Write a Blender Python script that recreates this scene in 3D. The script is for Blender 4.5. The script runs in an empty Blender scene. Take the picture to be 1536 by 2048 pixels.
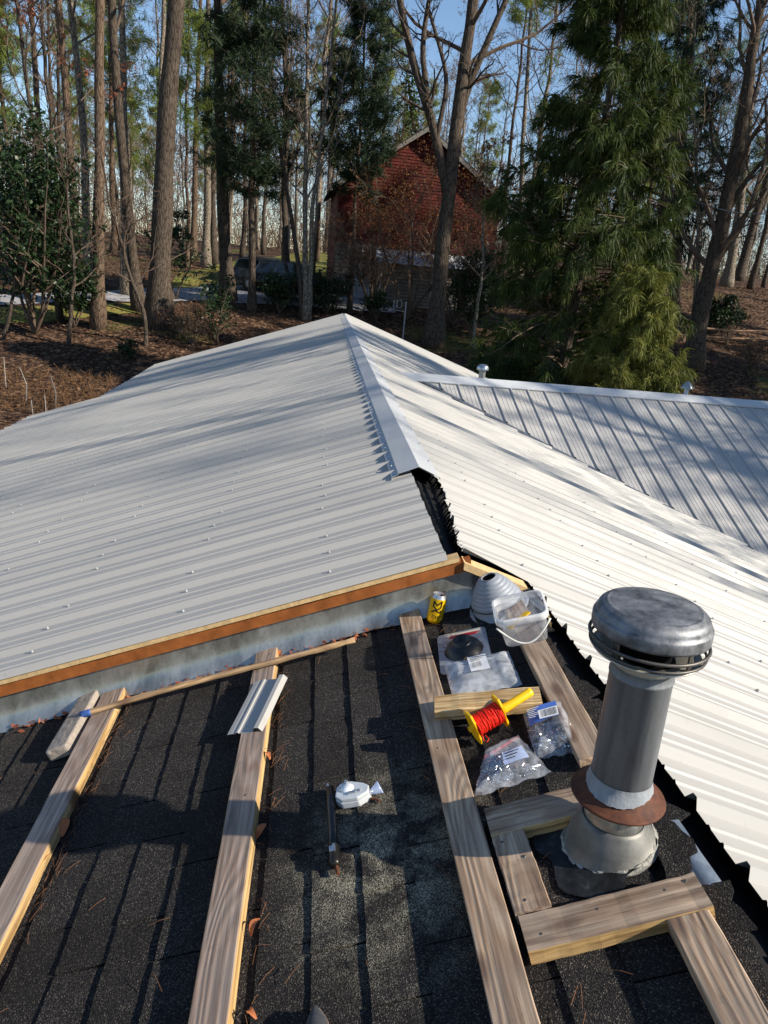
import bpy, bmesh, math, random
import numpy as np
from mathutils import Matrix, Vector

# ------------------------------------------------------------------ camera, sky, sun, exposure
scene = bpy.context.scene
COL = scene.collection
FPX, PITCH, ROLL, YAW = 1498.1, math.radians(17.854), math.radians(5.174), math.radians(6.181)
_f = np.array([math.sin(YAW)*math.cos(PITCH), math.cos(YAW)*math.cos(PITCH), -math.sin(PITCH)])
_r = np.array([math.cos(YAW), -math.sin(YAW), 0.0])
_u = np.cross(_r, _f)
CR = _r*math.cos(ROLL)+_u*math.sin(ROLL)
CU = -_r*math.sin(ROLL)+_u*math.cos(ROLL)
cam_d = bpy.data.cameras.new('camera')
cam_d.sensor_fit = 'VERTICAL'; cam_d.sensor_height = 36.0; cam_d.lens = FPX/2048*36.0
cam_d.clip_start = 0.05; cam_d.clip_end = 2000
cam = bpy.data.objects.new('camera', cam_d); COL.objects.link(cam)
cam.matrix_world = Matrix(((CR[0], CU[0], -_f[0], 0), (CR[1], CU[1], -_f[1], 0), (CR[2], CU[2], -_f[2], 0), (0, 0, 0, 1)))
scene.camera = cam

SUN_DIR = Vector((0.760, -0.325, 0.562)).normalized()      # towards the sun
world = bpy.data.worlds.new('World'); scene.world = world; world.use_nodes = True
wn = world.node_tree.nodes; wl = world.node_tree.links
for n in list(wn): wn.remove(n)
sky = wn.new('ShaderNodeTexSky'); sky.sky_type = 'NISHITA'; sky.sun_disc = False
sky.sun_elevation = math.asin(SUN_DIR.z)
sky.sun_rotation = math.atan2(SUN_DIR.x, SUN_DIR.y)
sky.air_density = 1.0; sky.dust_density = 0.0; sky.ozone_density = 3.0
bg = wn.new('ShaderNodeBackground'); bg.inputs[1].default_value = 0.10
wo = wn.new('ShaderNodeOutputWorld')
wl.new(sky.outputs[0], bg.inputs[0]); wl.new(bg.outputs[0], wo.inputs[0])
sun_d = bpy.data.lights.new('sun', 'SUN'); sun_d.energy = 5.0; sun_d.angle = math.radians(0.53); sun_d.color = (1.0, 0.91, 0.77)
sun = bpy.data.objects.new('sun', sun_d); COL.objects.link(sun)
sun.rotation_euler = SUN_DIR.to_track_quat('Z', 'Y').to_euler()
scene.view_settings.view_transform = 'Standard'; scene.view_settings.look = 'None'
scene.view_settings.exposure = 0.68; scene.view_settings.gamma = 1.0
scene.view_settings.use_curve_mapping = False
scene.render.engine = 'CYCLES'
scene.cycles.max_bounces = 8; scene.cycles.transparent_max_bounces = 16

# ------------------------------------------------------------------ helpers
def at(px, py, n, c):
    d = CR*(px-768)/FPX - CU*(py-1024)/FPX + _f
    return d*(c/float(np.dot(d, n)))
def atY(px, py, Y): return at(px, py, np.array([0, 1.0, 0]), Y)
def pxm(P): return FPX/float(np.dot(_f, P))     # pixels per metre at P (1536 wide photograph)

class Geo:
    """collects vertex / polygon arrays and links them as ONE mesh object"""
    def __init__(s): s.v = []; s.f = []; s.m = []; s.n = 0
    def add(s, V, F, mat=0):
        V = np.asarray(V, float).reshape(-1, 3); s.v.append(V)
        for a in (F if isinstance(F, list) and len(F) and isinstance(F[0], np.ndarray) and F[0].ndim == 2 else [F]):
            if isinstance(a, np.ndarray):
                s.f.append(a+s.n); s.m.append(np.full(len(a), mat))
            else:
                for q in a:
                    s.f.append(np.array([q])+s.n); s.m.append(np.array([mat]))
        s.n += len(V)
    def box(s, c, d, mat=0, R=None):
        x, y, z = [q/2 for q in d]
        V = np.array([[-x,-y,-z],[x,-y,-z],[x,y,-z],[-x,y,-z],[-x,-y,z],[x,-y,z],[x,y,z],[-x,y,z]])
        if R is not None: V = V@np.asarray(R).T
        s.add(V+np.asarray(c), np.array([[0,3,2,1],[4,5,6,7],[0,1,5,4],[1,2,6,5],[2,3,7,6],[3,0,4,7]]), mat)
    def tubes(s, P, Rr, ns=6, mat=0, cap=False):
        """P (n,k,3) polylines, Rr (n,k) radii"""
        P = np.asarray(P, float); Rr = np.asarray(Rr, float); n, k = P.shape[:2]
        T = np.gradient(P, axis=1); T /= np.linalg.norm(T, axis=2, keepdims=True)+1e-9
        up = np.where(np.abs(T[..., 2:3]) > 0.9, np.array([1.0, 0, 0]), np.array([0, 0, 1.0]))
        ref = np.broadcast_to(up[:, :1], T.shape)
        A = np.cross(T, ref); A /= np.linalg.norm(A, axis=2, keepdims=True)+1e-9
        B = np.cross(T, A)
        an = np.arange(ns)*2*math.pi/ns
        V = P[:, :, None]+Rr[:, :, None, None]*(A[:, :, None]*np.cos(an)[None, None, :, None]+B[:, :, None]*np.sin(an)[None, None, :, None])
        i = (np.arange(n)*k*ns)[:, None, None]; j = (np.arange(k-1)*ns)[None, :, None]
        a = np.arange(ns)[None, None]; b = (np.arange(ns)+1) % ns
        b = b[None, None]
        F = np.stack([i+j+a, i+j+b, i+j+ns+b, i+j+ns+a], -1).reshape(-1, 4)[:, ::-1]
        s.add(V.reshape(-1, 3), F, mat)
        if cap:
            for q in range(n):
                o = s.n-n*k*ns+q*k*ns
                s.f.append(np.array([[o+w for w in range(ns)]])); s.m.append(np.array([mat]))
                s.f.append(np.array([[o+(k-1)*ns+w for w in range(ns)][::-1]])); s.m.append(np.array([mat]))
    def tube(s, pts, r, ns=8, mat=0, cap=True):
        pts = np.asarray(pts, float)
        r = np.full(len(pts), r) if np.isscalar(r) else np.asarray(r, float)
        s.tubes(pts[None], r[None], ns, mat, cap)
    def lathe(s, prof, ns=32, mat=0, c=(0, 0, 0), closed=False):
        """prof list of (r,z)"""
        prof = np.asarray(prof, float); k = len(prof); an = np.arange(ns)*2*math.pi/ns
        V = np.stack([prof[:, 0:1]*np.cos(an), prof[:, 0:1]*np.sin(an), np.repeat(prof[:, 1:2], ns, 1)], -1).reshape(-1, 3)+np.asarray(c)
        j = (np.arange(k-1)*ns)[:, None]; a = np.arange(ns)[None]; b = ((np.arange(ns)+1) % ns)[None]
        F = np.stack([j+a, j+b, j+ns+b, j+ns+a], -1).reshape(-1, 4)
        s.add(V, F, mat)
    def build(s, name, mats, parent=None, smooth=False, loc=None, kind=None):
        me = bpy.data.meshes.new(name)
        V = np.concatenate(s.v) if s.v else np.zeros((0, 3))
        me.vertices.add(len(V)); me.vertices.foreach_set('co', V.astype(np.float32).ravel())
        ln = np.concatenate([np.full(len(a), a.shape[1]) for a in s.f]); li = np.concatenate([a.ravel() for a in s.f])
        me.loops.add(len(li)); me.loops.foreach_set('vertex_index', li.astype(np.int32))
        me.polygons.add(len(ln)); me.polygons.foreach_set('loop_start', np.concatenate([[0], np.cumsum(ln)[:-1]]).astype(np.int32))
        me.polygons.foreach_set('loop_total', ln.astype(np.int32))
        me.polygons.foreach_set('material_index', np.concatenate(s.m).astype(np.int32))
        me.polygons.foreach_set('use_smooth', np.full(len(ln), bool(smooth)))
        for m in (mats if isinstance(mats, (list, tuple)) else [mats]): me.materials.append(m)
        me.update(calc_edges=True); me.validate()
        return link(name, me, parent, loc, kind)
def link(name, me, parent=None, loc=None, kind=None):
    o = bpy.data.objects.new(name, me); COL.objects.link(o)
    if parent: o.parent = parent
    if loc is not None: o.location = loc
    if kind: o['kind'] = kind
    return o
def tag(o, label, cat, group=None, kind=None):
    o['label'] = label; o['category'] = cat
    if group: o['group'] = group
    if kind: o['kind'] = kind
    return o
def empty(name, M=None):
    o = bpy.data.objects.new(name, None); COL.objects.link(o); o.empty_display_size = 0.1
    if M is not None: o.matrix_world = M
    return o
def bevel_obj(o, w, seg=2):
    bm = bmesh.new(); bm.from_mesh(o.data)
    bmesh.ops.bevel(bm, geom=bm.edges[:], offset=w, segments=seg, affect='EDGES', profile=0.6, clamp_overlap=True)
    bm.to_mesh(o.data); bm.free(); return o
def copy_tree(o, parent=None):
    c = o.copy(); COL.objects.link(c)
    if parent: c.parent = parent
    for ch in o.children: copy_tree(ch, c)
    return c
def rotz(a): return np.array([[math.cos(a), -math.sin(a), 0], [math.sin(a), math.cos(a), 0], [0, 0, 1]])
def nrm(a): return a/(np.linalg.norm(a, axis=-1, keepdims=True)+1e-9)

# ------------------------------------------------------------------ materials
def lin(h):
    h = h.lstrip('#'); c = [int(h[i:i+2], 16)/255 for i in (0, 2, 4)]
    return tuple(((x+0.055)/1.055)**2.4 if x > 0.04045 else x/12.92 for x in c)+(1.0,)
class M:
    """small node-graph helper"""
    def __init__(s, name, rough=0.7, metal=0.0, spec=0.5, color=(0.5, 0.5, 0.5, 1)):
        s.m = bpy.data.materials.new(name); s.m.use_nodes = True
        s.t = s.m.node_tree; s.b = s.t.nodes['Principled BSDF']; s.out = s.t.nodes['Material Output']
        s.set('Roughness', rough); s.set('Metallic', metal); s.set('Specular IOR Level', spec); s.set('Base Color', color)
    def set(s, k, v):
        if hasattr(v, 'is_linked'): s.t.links.new(v, s.b.inputs[k])
        else: s.b.inputs[k].default_value = v
        return s
    def node(s, typ, props=None, **ins):
        n = s.t.nodes.new(typ)
        for k, v in (props or {}).items(): setattr(n, k, v)
        for k, v in ins.items():
            i = int(k[1:]) if k[0] == 'i' and k[1:].isdigit() else k.replace('_', ' ')
            if hasattr(v, 'is_linked'): s.t.links.new(v, n.inputs[i])
            else: n.inputs[i].default_value = v
        return n
    def co(s, kind='Object', scale=(1, 1, 1), rnd=0.0):
        if kind == 'Position': o = s.node('ShaderNodeNewGeometry').outputs['Position']
        else: o = s.node('ShaderNodeTexCoord').outputs[kind]
        if rnd:
            r = s.node('ShaderNodeObjectInfo').outputs['Random']
            k = s.node('ShaderNodeMath', {'operation': 'MULTIPLY'}, i0=r, i1=rnd).outputs[0]
            o = s.node('ShaderNodeVectorMath', {'operation': 'ADD'}, i0=o, i1=k).outputs[0]
        return s.node('ShaderNodeMapping', Vector=o, Scale=scale).outputs[0]
    def noise(s, v, scale, detail=4.0, rough=0.55, dist=0.0):
        return s.node('ShaderNodeTexNoise', Vector=v, Scale=scale, Detail=detail, Roughness=rough, Distortion=dist).outputs['Fac']
    def ramp(s, fac, stops, interp='LINEAR'):
        n = s.node('ShaderNodeValToRGB', Fac=fac); r = n.color_ramp; r.interpolation = interp
        while len(r.elements) < len(stops): r.elements.new(0.5)
        for e, (p, c) in zip(r.elements, stops):
            e.position = p; e.color = c if not isinstance(c, (int, float)) else (c, c, c, 1)
        return n.outputs['Color']
    def mix(s, fac, a, b, mode='MIX'):
        return s.node('ShaderNodeMixRGB', {'blend_type': mode}, Fac=fac, Color1=a, Color2=b).outputs[0]
    def bump(s, h, strength=0.5, dist=0.01):
        n = s.node('ShaderNodeBump', Strength=strength, Distance=dist, Height=h)
        s.t.links.new(n.outputs[0], s.b.inputs['Normal']); return s
    def rand(s): return s.node('ShaderNodeObjectInfo').outputs['Random']
def plain(name, hexc, rough=0.6, metal=0.0, spec=0.5, var=0.25, scale=20.0, kind='Object', bump=0.0):
    m = M(name, rough, metal, spec); c = lin(hexc)
    n = m.noise(m.co(kind, rnd=7.0), scale, 5.0)
    d = tuple(x*(1-var) for x in c[:3])+(1,); l = tuple(min(1, x*(1+var)) for x in c[:3])+(1,)
    m.set('Base Color', m.ramp(n, [(0.3, d), (0.7, l)]))
    if bump: m.bump(n, bump, 0.01)
    return m.m

def mat_sheet(name, base, dirt, streak, amt):
    m = M(name, 0.5, 0.0, 0.35)
    p = m.co('Position', streak); n = m.noise(p, 1.0, 6.0, 0.6)
    n2 = m.noise(m.co('Position'), 1.6, 6.0, 0.65); n3 = m.noise(m.co('Position'), 23.0, 4.0, 0.7)
    c = m.mix(m.ramp(n, [(0.5, 0.0), (0.85, amt)]), base, dirt)
    c = m.mix(m.ramp(n2, [(0.52, 0.0), (0.8, 0.22)]), c, dirt)
    c = m.mix(m.ramp(n3, [(0.62, 0.0), (0.74, 0.30)]), c, dirt)
    m.set('Base Color', c)
    m.set('Roughness', m.ramp(n2, [(0.3, 0.44), (0.7, 0.56)]))
    return m.m
SHEET = mat_sheet('white_painted_sheet', lin('a4a29e'), lin('7f7b75'), (0.5, 9, 0.5), 0.12)
WSHEET = mat_sheet('wing_painted_sheet', lin('a5a3a0'), lin('857f79'), (26, 0.8, 0.8), 0.5)
TRIM = mat_sheet('grey_trim_metal', lin('b0b3b6'), lin('8d8f91'), (2, 1, 2), 0.3)
SCREW = plain('painted_screw', 'aaabac', 0.35, 0.0)

def mat_shingle():
    m = M('asphalt_shingle_granules', 0.93, 0, 0.25)
    p = m.co('Position')
    vo = m.node('ShaderNodeTexVoronoi', Vector=p, Scale=420.0)
    sep = m.node('ShaderNodeSeparateColor', Color=vo.outputs['Color']).outputs[0]
    g = m.ramp(sep, [(0.0, lin('131315')), (0.45, lin('222123')), (0.80, lin('373333')), (0.94, lin('555049')), (1.0, lin('807970'))])
    big = m.noise(p, 5.0, 5.0, 0.6)
    g = m.mix(m.ramp(big, [(0.35, 0.0), (0.7, 0.5)]), g, m.mix(1.0, g, lin('6a5648'), 'MULTIPLY'))
    tone = m.node('ShaderNodeMath', {'operation': 'MULTIPLY_ADD'}, i0=m.rand(), i1=0.55, i2=0.72).outputs[0]
    g = m.mix(1.0, g, m.node('ShaderNodeCombineColor', Red=tone, Green=tone, Blue=tone).outputs[0], 'MULTIPLY')
    # mineral bloom washed down the slope below the vent pipe
    pos = m.node('ShaderNodeNewGeometry').outputs['Position']
    dist = m.node('ShaderNodeVectorMath', {'operation': 'DISTANCE'}, i0=m.node('ShaderNodeVectorMath', {'operation': 'MULTIPLY'}, i0=pos, i1=(1.0, 0.75, 0.0)).outputs[0], i1=(0.27, 1.17, 0.0)).outputs['Value']
    msk = m.node('ShaderNodeMapRange', Value=dist, i1=0.33, i2=0.03, i3=0.0, i4=1.0).outputs[0]
    w = m.ramp(m.noise(p, 9.0, 6.0, 0.65), [(0.42, 0.0), (0.66, 1.0)])
    w = m.mix(1.0, w, msk, 'MULTIPLY')
    sp = m.ramp(sep, [(0.35, 0.12), (0.8, 1.0)])
    g = m.mix(m.mix(1.0, w, sp, 'MULTIPLY'), g, lin('c9c3ab'))
    m.set('Base Color', g)
    m.bump(vo.outputs['Distance'], 0.9, 0.004)
    return m.m
SHINGLE = mat_shingle()
TAR = plain('black_tar_paper', '0c0c0d', 0.75, 0, 0.3, 0.4, 30)

def mat_wood(name, light, dark, ring=9.0, axis=1, grey=0.0):
    m = M(name, 0.75, 0, 0.25)
    sc = [1.0, 1.0, 1.0]; sc[axis] = 0.11
    v = m.co('Object', tuple(sc), rnd=11.0)
    n0 = m.noise(v, 2.6, 2.0, 0.5)
    warp = m.node('ShaderNodeVectorMath', {'operation': 'ADD'}, i0=v, i1=m.node('ShaderNodeVectorMath', {'operation': 'SCALE'}, i0=m.node('ShaderNodeTexNoise', Vector=v, Scale=7.0, Detail=2.0).outputs['Color'], Scale=0.07).outputs[0]).outputs[0]
    gn = m.noise(warp, 8.0, 1.0, 0.4, 0.3)
    sn = m.node('ShaderNodeMath', {'operation': 'SINE'}, i0=m.node('ShaderNodeMath', {'operation': 'MULTIPLY'}, i0=gn, i1=ring*11.0).outputs[0]).outputs[0]
    wv = m.node('ShaderNodeMapRange', Value=sn, i1=-1.0, i2=1.0, i3=0.0, i4=1.0).outputs[0]
    fsc = [90.0, 90.0, 90.0]; fsc[axis] = 2.2
    fine = m.noise(m.co('Object', tuple(fsc), rnd=3.0), 1.0, 4.0, 0.7)
    c = m.mix(m.ramp(wv, [(0.15, 0.0), (0.6, 0.25), (0.95, 0.6)]), lin(light), lin(dark))
    c = m.mix(m.ramp(fine, [(0.38, 0.0), (0.68, 0.85)]), c, m.mix(1.0, c, lin('7a6b60'), 'MULTIPLY'))
    st = m.noise(m.co('Object', rnd=29.0), 14.0, 6.0, 0.7)
    c = m.mix(m.ramp(st, [(0.58, 0.0), (0.72, 0.45)]), c, lin('4a3f38'))
    # knots
    ks = [7.0, 7.0, 7.0]; ks[axis] = 2.8
    kv = m.node('ShaderNodeTexVoronoi', {'voronoi_dimensions': '2D'}, Vector=m.co('Object', tuple(ks), rnd=17.0), Scale=1.0).outputs['Distance']
    c = m.mix(m.ramp(kv, [(0.04, 0.85), (0.09, 0.5), (0.14, 0.0)]), c, lin('5a3a26'))
    if grey:
        gw = m.ramp(m.noise(m.co('Object', rnd=5.0), 6.0, 5.0, 0.6), [(0.35, 0.0), (0.65, 1.0)])
        c = m.mix(m.mix(1.0, gw, (grey, grey, grey, 1), 'MULTIPLY'), c, lin('8d8278'))
    m.set('Base Color', c)
    m.bump(m.mix(0.5, fine, wv), 0.35, 0.004)
    return m.m
WOODW = mat_wood('weathered_board', 'bba595', '917564', grey=0.6)
WOODT = mat_wood('treated_board', 'c6ad93', '957459', grey=0.35)
WOODN = mat_wood('fresh_board', 'd9bd8e', 'b58a52', ring=10)
CUT = mat_wood('fresh_sawn_edge', 'cbab78', 'b3905a', ring=3)
ORANGE = plain('orange_stained_fascia', '8f5429', .75, 0, .2, .28, 14.0, bump=.3)
PALE = plain('pale_purlin_edge', 'c9ab7c', .75, 0, .2, .15, 30.0, bump=.3)
POLEW = mat_wood('debarked_stick', 'cfab7c', '9a7650', axis=0, grey=0.35)

def mat_galv(name, a, b, rough=0.42, metal=0.55, streak=(1, 1, 1), scale=9.0):
    m = M(name, rough, metal, 0.5)
    n = m.noise(m.co('Object', streak), scale, 8.0, 0.65)
    n2 = m.noise(m.co('Object'), 60.0, 3.0)
    c = m.ramp(n, [(0.3, lin(a)), (0.7, lin(b))])
    c = m.mix(m.ramp(n2, [(0.55, 0.0), (0.75, 0.35)]), c, lin('5b5a58'))
    m.set('Base Color', c); m.set('Roughness', m.ramp(n, [(0.3, rough-0.12), (0.7, rough+0.15)]))
    m.bump(n, 0.15, 0.01); return m.m
GALV = mat_galv('galvanised_flashing', '858782', 'bdbdb8', 0.30, 0.75, (4, 1, 1.5), 3.5)
PIPE = mat_galv('dull_grey_pipe', '55585b', '85898c', 0.5, 0.4, (9, 9, 0.9), 2.5)
CAPM = mat_galv('tarnished_cap_metal', '4a4c4f', '94969a', 0.5, 0.6, (1, 1, 1), 22.0)
CAPL = mat_galv('bright_cap_neck', 'a8a294', 'c7c3b9', 0.4, 0.5)
CONE = mat_galv('stained_flashing_cone', '4f4e4b', '86847e', 0.5, 0.35, (1, 1, 1), 8.0)
SEAL = plain('grey_sealant', '85898d', 0.6, 0, 0.4, 0.15, 30, bump=0.4)
CAULK = plain('cracked_pale_caulk', '8f8d86', 0.8, 0, 0.3, 0.3, 60, bump=0.8)
def mat_rust():
    m = M('rusted_collar', 0.72, 0.15, 0.4); n = m.noise(m.co('Object'), 22.0, 8.0, 0.7)
    m.set('Base Color', m.ramp(n, [(0.25, lin('2c1a15')), (0.5, lin('55301f')), (0.78, lin('77482f'))])); m.bump(n, 0.3, 0.004); return m.m
RUST = mat_rust()
BLUEGREY = mat_galv('blue_grey_strip_metal', '5b6a7c', '8d9aa8', 0.45, 0.5)
RUBBER = plain('grey_rubber', '8b9098', 0.5, 0, 0.45, 0.08, 25)
BLACKR = plain('black_rubber', '121316', 0.4, 0, 0.5, 0.3, 25)
BLACK = plain('black_plastic', '0e0f12', 0.35, 0, 0.5, 0.3, 25)
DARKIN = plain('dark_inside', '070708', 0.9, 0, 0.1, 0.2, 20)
YELLOW = plain('yellow_plastic', 'e8b709', 0.4, 0, 0.5, 0.06, 20)
CANY = plain('yellow_can_paint', 'e6b90c', 0.3, 0.25, 0.5, 0.05, 20)
ALU = plain('bare_aluminium', 'c9cbcc', 0.3, 0.85, 0.5, 0.1, 40)
RED = plain('red_mason_line', 'e02a17', 0.65, 0, 0.3, 0.15, 60)
WHITEP = plain('white_paper', 'e6e6e6', 0.6, 0, 0.4, 0.03, 20)
BLUEP = plain('blue_label_print', '4a6cb8', 0.5, 0, 0.4, 0.1, 20)
INK = plain('black_ink', '15151a', 0.6, 0, 0.3, 0.1, 20)
WHITEM = plain('white_tool_casing', 'cfd3d6', 0.35, 0.2, 0.5, 0.08, 40)
BLUET = plain('blue_tape', '34538f', 0.6, 0, 0.3, 0.35, 90)
STONE = plain('grey_foam_block', '958b81', 0.9, 0, 0.2, 0.2, 40, bump=0.6)
DIRTYM = mat_galv('dirty_boot_base', '7f8c9c', 'b7b9ba', 0.4, 0.5, (1, 1, 1), 16.0)
REDP = plain('red_paint_smear', '9a2530', 0.6, 0, 0.4, 0.3, 50)
CHROME = plain('bright_steel', 'b8bbbf', 0.22, 0.9, 0.5, 0.15, 60)
def mat_clear(name, tint, trans, rough=0.15, haze=0.2):
    m = M(name, rough, 0, 0.5, tint)
    t = m.node('ShaderNodeBsdfTransparent', Color=(0.97, 0.97, 0.98, 1))
    n = m.noise(m.co('Object'), 26.0, 5.0, 0.6, 0.6)
    f = m.ramp(n, [(0.35, trans-haze), (0.65, min(1.0, trans+haze*0.6))])
    x = m.node('ShaderNodeMixShader', i0=f, i1=m.b.outputs[0], i2=t.outputs[0])
    m.t.links.new(x.outputs[0], m.out.inputs[0])
    m.bump(n, 0.22, 0.005); return m.m
BAG = mat_clear('crumpled_clear_polythene', (0.75, 0.80, 0.88, 1), 0.84, 0.08, 0.16)
BAGM = mat_clear('milky_polythene', (0.68, 0.71, 0.75, 1), 0.62, 0.15, 0.22)
TUBM = mat_clear('scuffed_clear_plastic', (0.78, 0.78, 0.78, 1), 0.84, 0.15, 0.10)
TUBR = mat_clear('thick_clear_rim', (0.86, 0.86, 0.86, 1), 0.38, 0.2, 0.12)

def mat_ground():
    m = M('leaf_litter_ground', 0.95, 0, 0.15); p = m.co('Position')
    n = m.noise(p, 2.2, 8.0, 0.7); vo = m.node('ShaderNodeTexVoronoi', Vector=p, Scale=9.0)
    sep = m.node('ShaderNodeSeparateColor', Color=vo.outputs['Color']).outputs[0]
    c = m.ramp(sep, [(0.0, lin('1f1713')), (0.4, lin('3a2a21')), (0.75, lin('5f4635')), (1.0, lin('8a6e56'))])
    c = m.mix(m.ramp(n, [(0.35, 0.75), (0.6, 0.0)]), c, lin('33271e'))
    g = m.ramp(m.noise(p, 0.16, 4.0, 0.6), [(0.56, 0.0), (0.66, 0.75)])
    c = m.mix(g, c, m.mix(n, lin('3f4a20'), lin('6d6a35')))
    m.set('Base Color', c); m.bump(n, 0.6, 0.08); return m.m
GROUND = mat_ground()
def mat_lawn():
    m = M('winter_lawn', 0.95, 0, 0.15); p = m.co('Position')
    n = m.noise(p, 1.1, 8.0, 0.7); n2 = m.noise(p, 14.0, 3.0, 0.6)
    c = m.ramp(n, [(0.35, lin('525a2a')), (0.52, lin('7c7a3e')), (0.68, lin('8c6f45'))])
    c = m.mix(m.ramp(n2, [(0.45, 0.0), (0.7, 0.6)]), c, lin('3c4420')); m.set('Base Color', c); m.bump(n2, 0.6, 0.05); return m.m
LAWN = mat_lawn()
ROAD = plain('worn_drive_surface', '8f8f92', 0.9, 0, 0.2, 0.18, 3.0, 'Position')
def mat_bark(name, a, b, sc=(5, 5, 0.8), scale=5.0):
    m = M(name, 0.92, 0, 0.15); n = m.noise(m.co('Object', sc, rnd=9.0), scale, 7.0, 0.7)
    v = m.node('ShaderNodeTexVoronoi', {'feature': 'DISTANCE_TO_EDGE'}, Vector=m.co('Object', (sc[0]*0.8, sc[1]*0.8, sc[2]*0.8)), Scale=scale*0.8).outputs['Distance']
    c = m.ramp(n, [(0.3, lin(a)), (0.7, lin(b))])
    c = m.mix(m.ramp(v, [(0.02, 0.75), (0.14, 0.0)]), c, lin('241b16'))
    m.set('Base Color', c); m.bump(m.mix(0.5, n, v), 0.8, 0.05); return m.m
BARK = mat_bark('grey_brown_bark', '39312a', '6b6055')
BARKP = mat_bark('pine_bark', '4a3a2f', '83705f')
BARKL = mat_bark('pale_bark', '6a6054', '9f9484', (3, 3, 1.5))
TWIG = plain('twig_bark', '5f5146', 0.9, 0, 0.15, 0.35, 3.0)
TWIGL = plain('pale_twig_bark', '75685b', 0.9, 0, 0.15, 0.35, 3.0)
def mat_leaf(name, stops, scale=1.6, rough=0.6, trans=0.25):
    m = M(name, rough, 0, 0.25)
    p = m.co('Position'); n = m.noise(p, scale, 5.0, 0.7)
    n2 = m.noise(p, 30.0, 1.0)
    c = m.ramp(m.mix(0.35, n, n2), [(a, lin(h)) for a, h in stops]); m.set('Base Color', c)
    t = m.node('ShaderNodeBsdfTranslucent', Color=c)
    x = m.node('ShaderNodeMixShader', i0=trans, i1=m.b.outputs[0], i2=t.outputs[0])
    m.t.links.new(x.outputs[0], m.out.inputs[0]); return m.m
CEDAR = mat_leaf('dark_cedar_foliage', [(0.3, '1d2a1c'), (0.55, '31422a'), (0.75, '4b5733')])
CRYPT = mat_leaf('drooping_conifer_foliage', [(0.30, '182611'), (0.45, '2f4019'), (0.57, '4d5925'), (0.70, '6c6532')], 1.6, 0.55, 0.3)
CRYPY = mat_leaf('yellowing_conifer_foliage', [(0.28, '39441c'), (0.45, '5f672c'), (0.60, '7c7a39'), (0.75, '70552f')], 2.0, 0.55, 0.3)
PINE = mat_leaf('pine_needles', [(0.3, '4a5c2c'), (0.5, '75853c'), (0.72, 'a3a052')], 1.0, 0.55, 0.3)
PINEB = mat_leaf('blue_green_needles', [(0.3, '30482f'), (0.5, '4f6a48'), (0.72, '7c8c5c')], 1.0, 0.55, 0.3)
HOLLY = mat_leaf('glossy_evergreen_leaves', [(0.3, '18261a'), (0.55, '2c3f24'), (0.75, '4f5f38')], 2.0, 0.4, 0.15)
BROWNL = mat_leaf('dead_brown_leaves', [(0.3, '4b2f1e'), (0.5, '6f4a2c'), (0.72, '96703f')], 2.5, 0.8, 0.3)
REDL = mat_leaf('russet_leaves', [(0.3, '6a3a28'), (0.5, '94553c'), (0.72, 'b27a58')], 2.5, 0.8, 0.3)
FALLEN = mat_leaf('fallen_leaves', [(0.3, '33241a'), (0.5, '5d4432'), (0.72, '93745a')], 3.0, 0.85, 0.15)
IVY = mat_leaf('ivy_leaves', [(0.3, '1d2c16'), (0.5, '37491f'), (0.75, '6d7a35')], 2.0, 0.45, 0.2)

# ------------------------------------------------------------------ the ground
def g(x, y):
    x = np.asarray(x, float); y = np.asarray(y, float)
    z = np.interp(y, [-400, 14, 20, 25, 30, 33, 38, 42, 50, 60, 80, 130, 400], [-5.2, -5.2, -5.05, -4.8, -3.72, -2.95, -1.9, -1.66, -1.25, -0.6, 0.7, 2.0, 5.0])
    sx = np.clip((x-3)/20.0, 0, 1); sy = np.clip((y-34)/18.0, 0, 1)
    z = z+(sx*sx*(3-2*sx))*(sy*sy*(3-2*sy))*1.9
    return z+0.10*np.sin(x*0.43+1.3)*np.sin(y*0.37)+0.05*np.sin(x*1.1)*np.cos(y*0.9)
def at_ground(px, py):
    d = CR*(px-768)/FPX - CU*(py-1024)/FPX + _f
    t = np.linspace(6, 220, 6000); P = d[None]*t[:, None]
    i = int(np.argmax(P[:, 2] < g(P[:, 0], P[:, 1])))
    return P[i] if i else P[-1]
def sheet(name, X, Y, lift, m, mask=None):
    gx, gy = np.meshgrid(X, Y, indexing='ij')
    V = np.stack([gx, gy, g(gx, gy)+lift], -1).reshape(-1, 3); nx, ny = len(X), len(Y)
    i, j = np.meshgrid(np.arange(nx-1), np.arange(ny-1), indexing='ij')
    a = (i*ny+j).ravel(); F = np.stack([a, a+ny, a+ny+1, a+1], -1)
    G = Geo(); G.add(V, F); o = G.build(name, m, smooth=True); o['kind'] = 'structure'; return o
XS = np.concatenate([np.linspace(-600, -62, 12), np.arange(-60, 61, 1.0), np.linspace(62, 600, 12)])
YS = np.concatenate([np.linspace(-200, -11, 6), np.arange(-10, 110, 1.0), np.linspace(111, 900, 16)])
sheet('ground', XS, YS, 0.0, GROUND)
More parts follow.
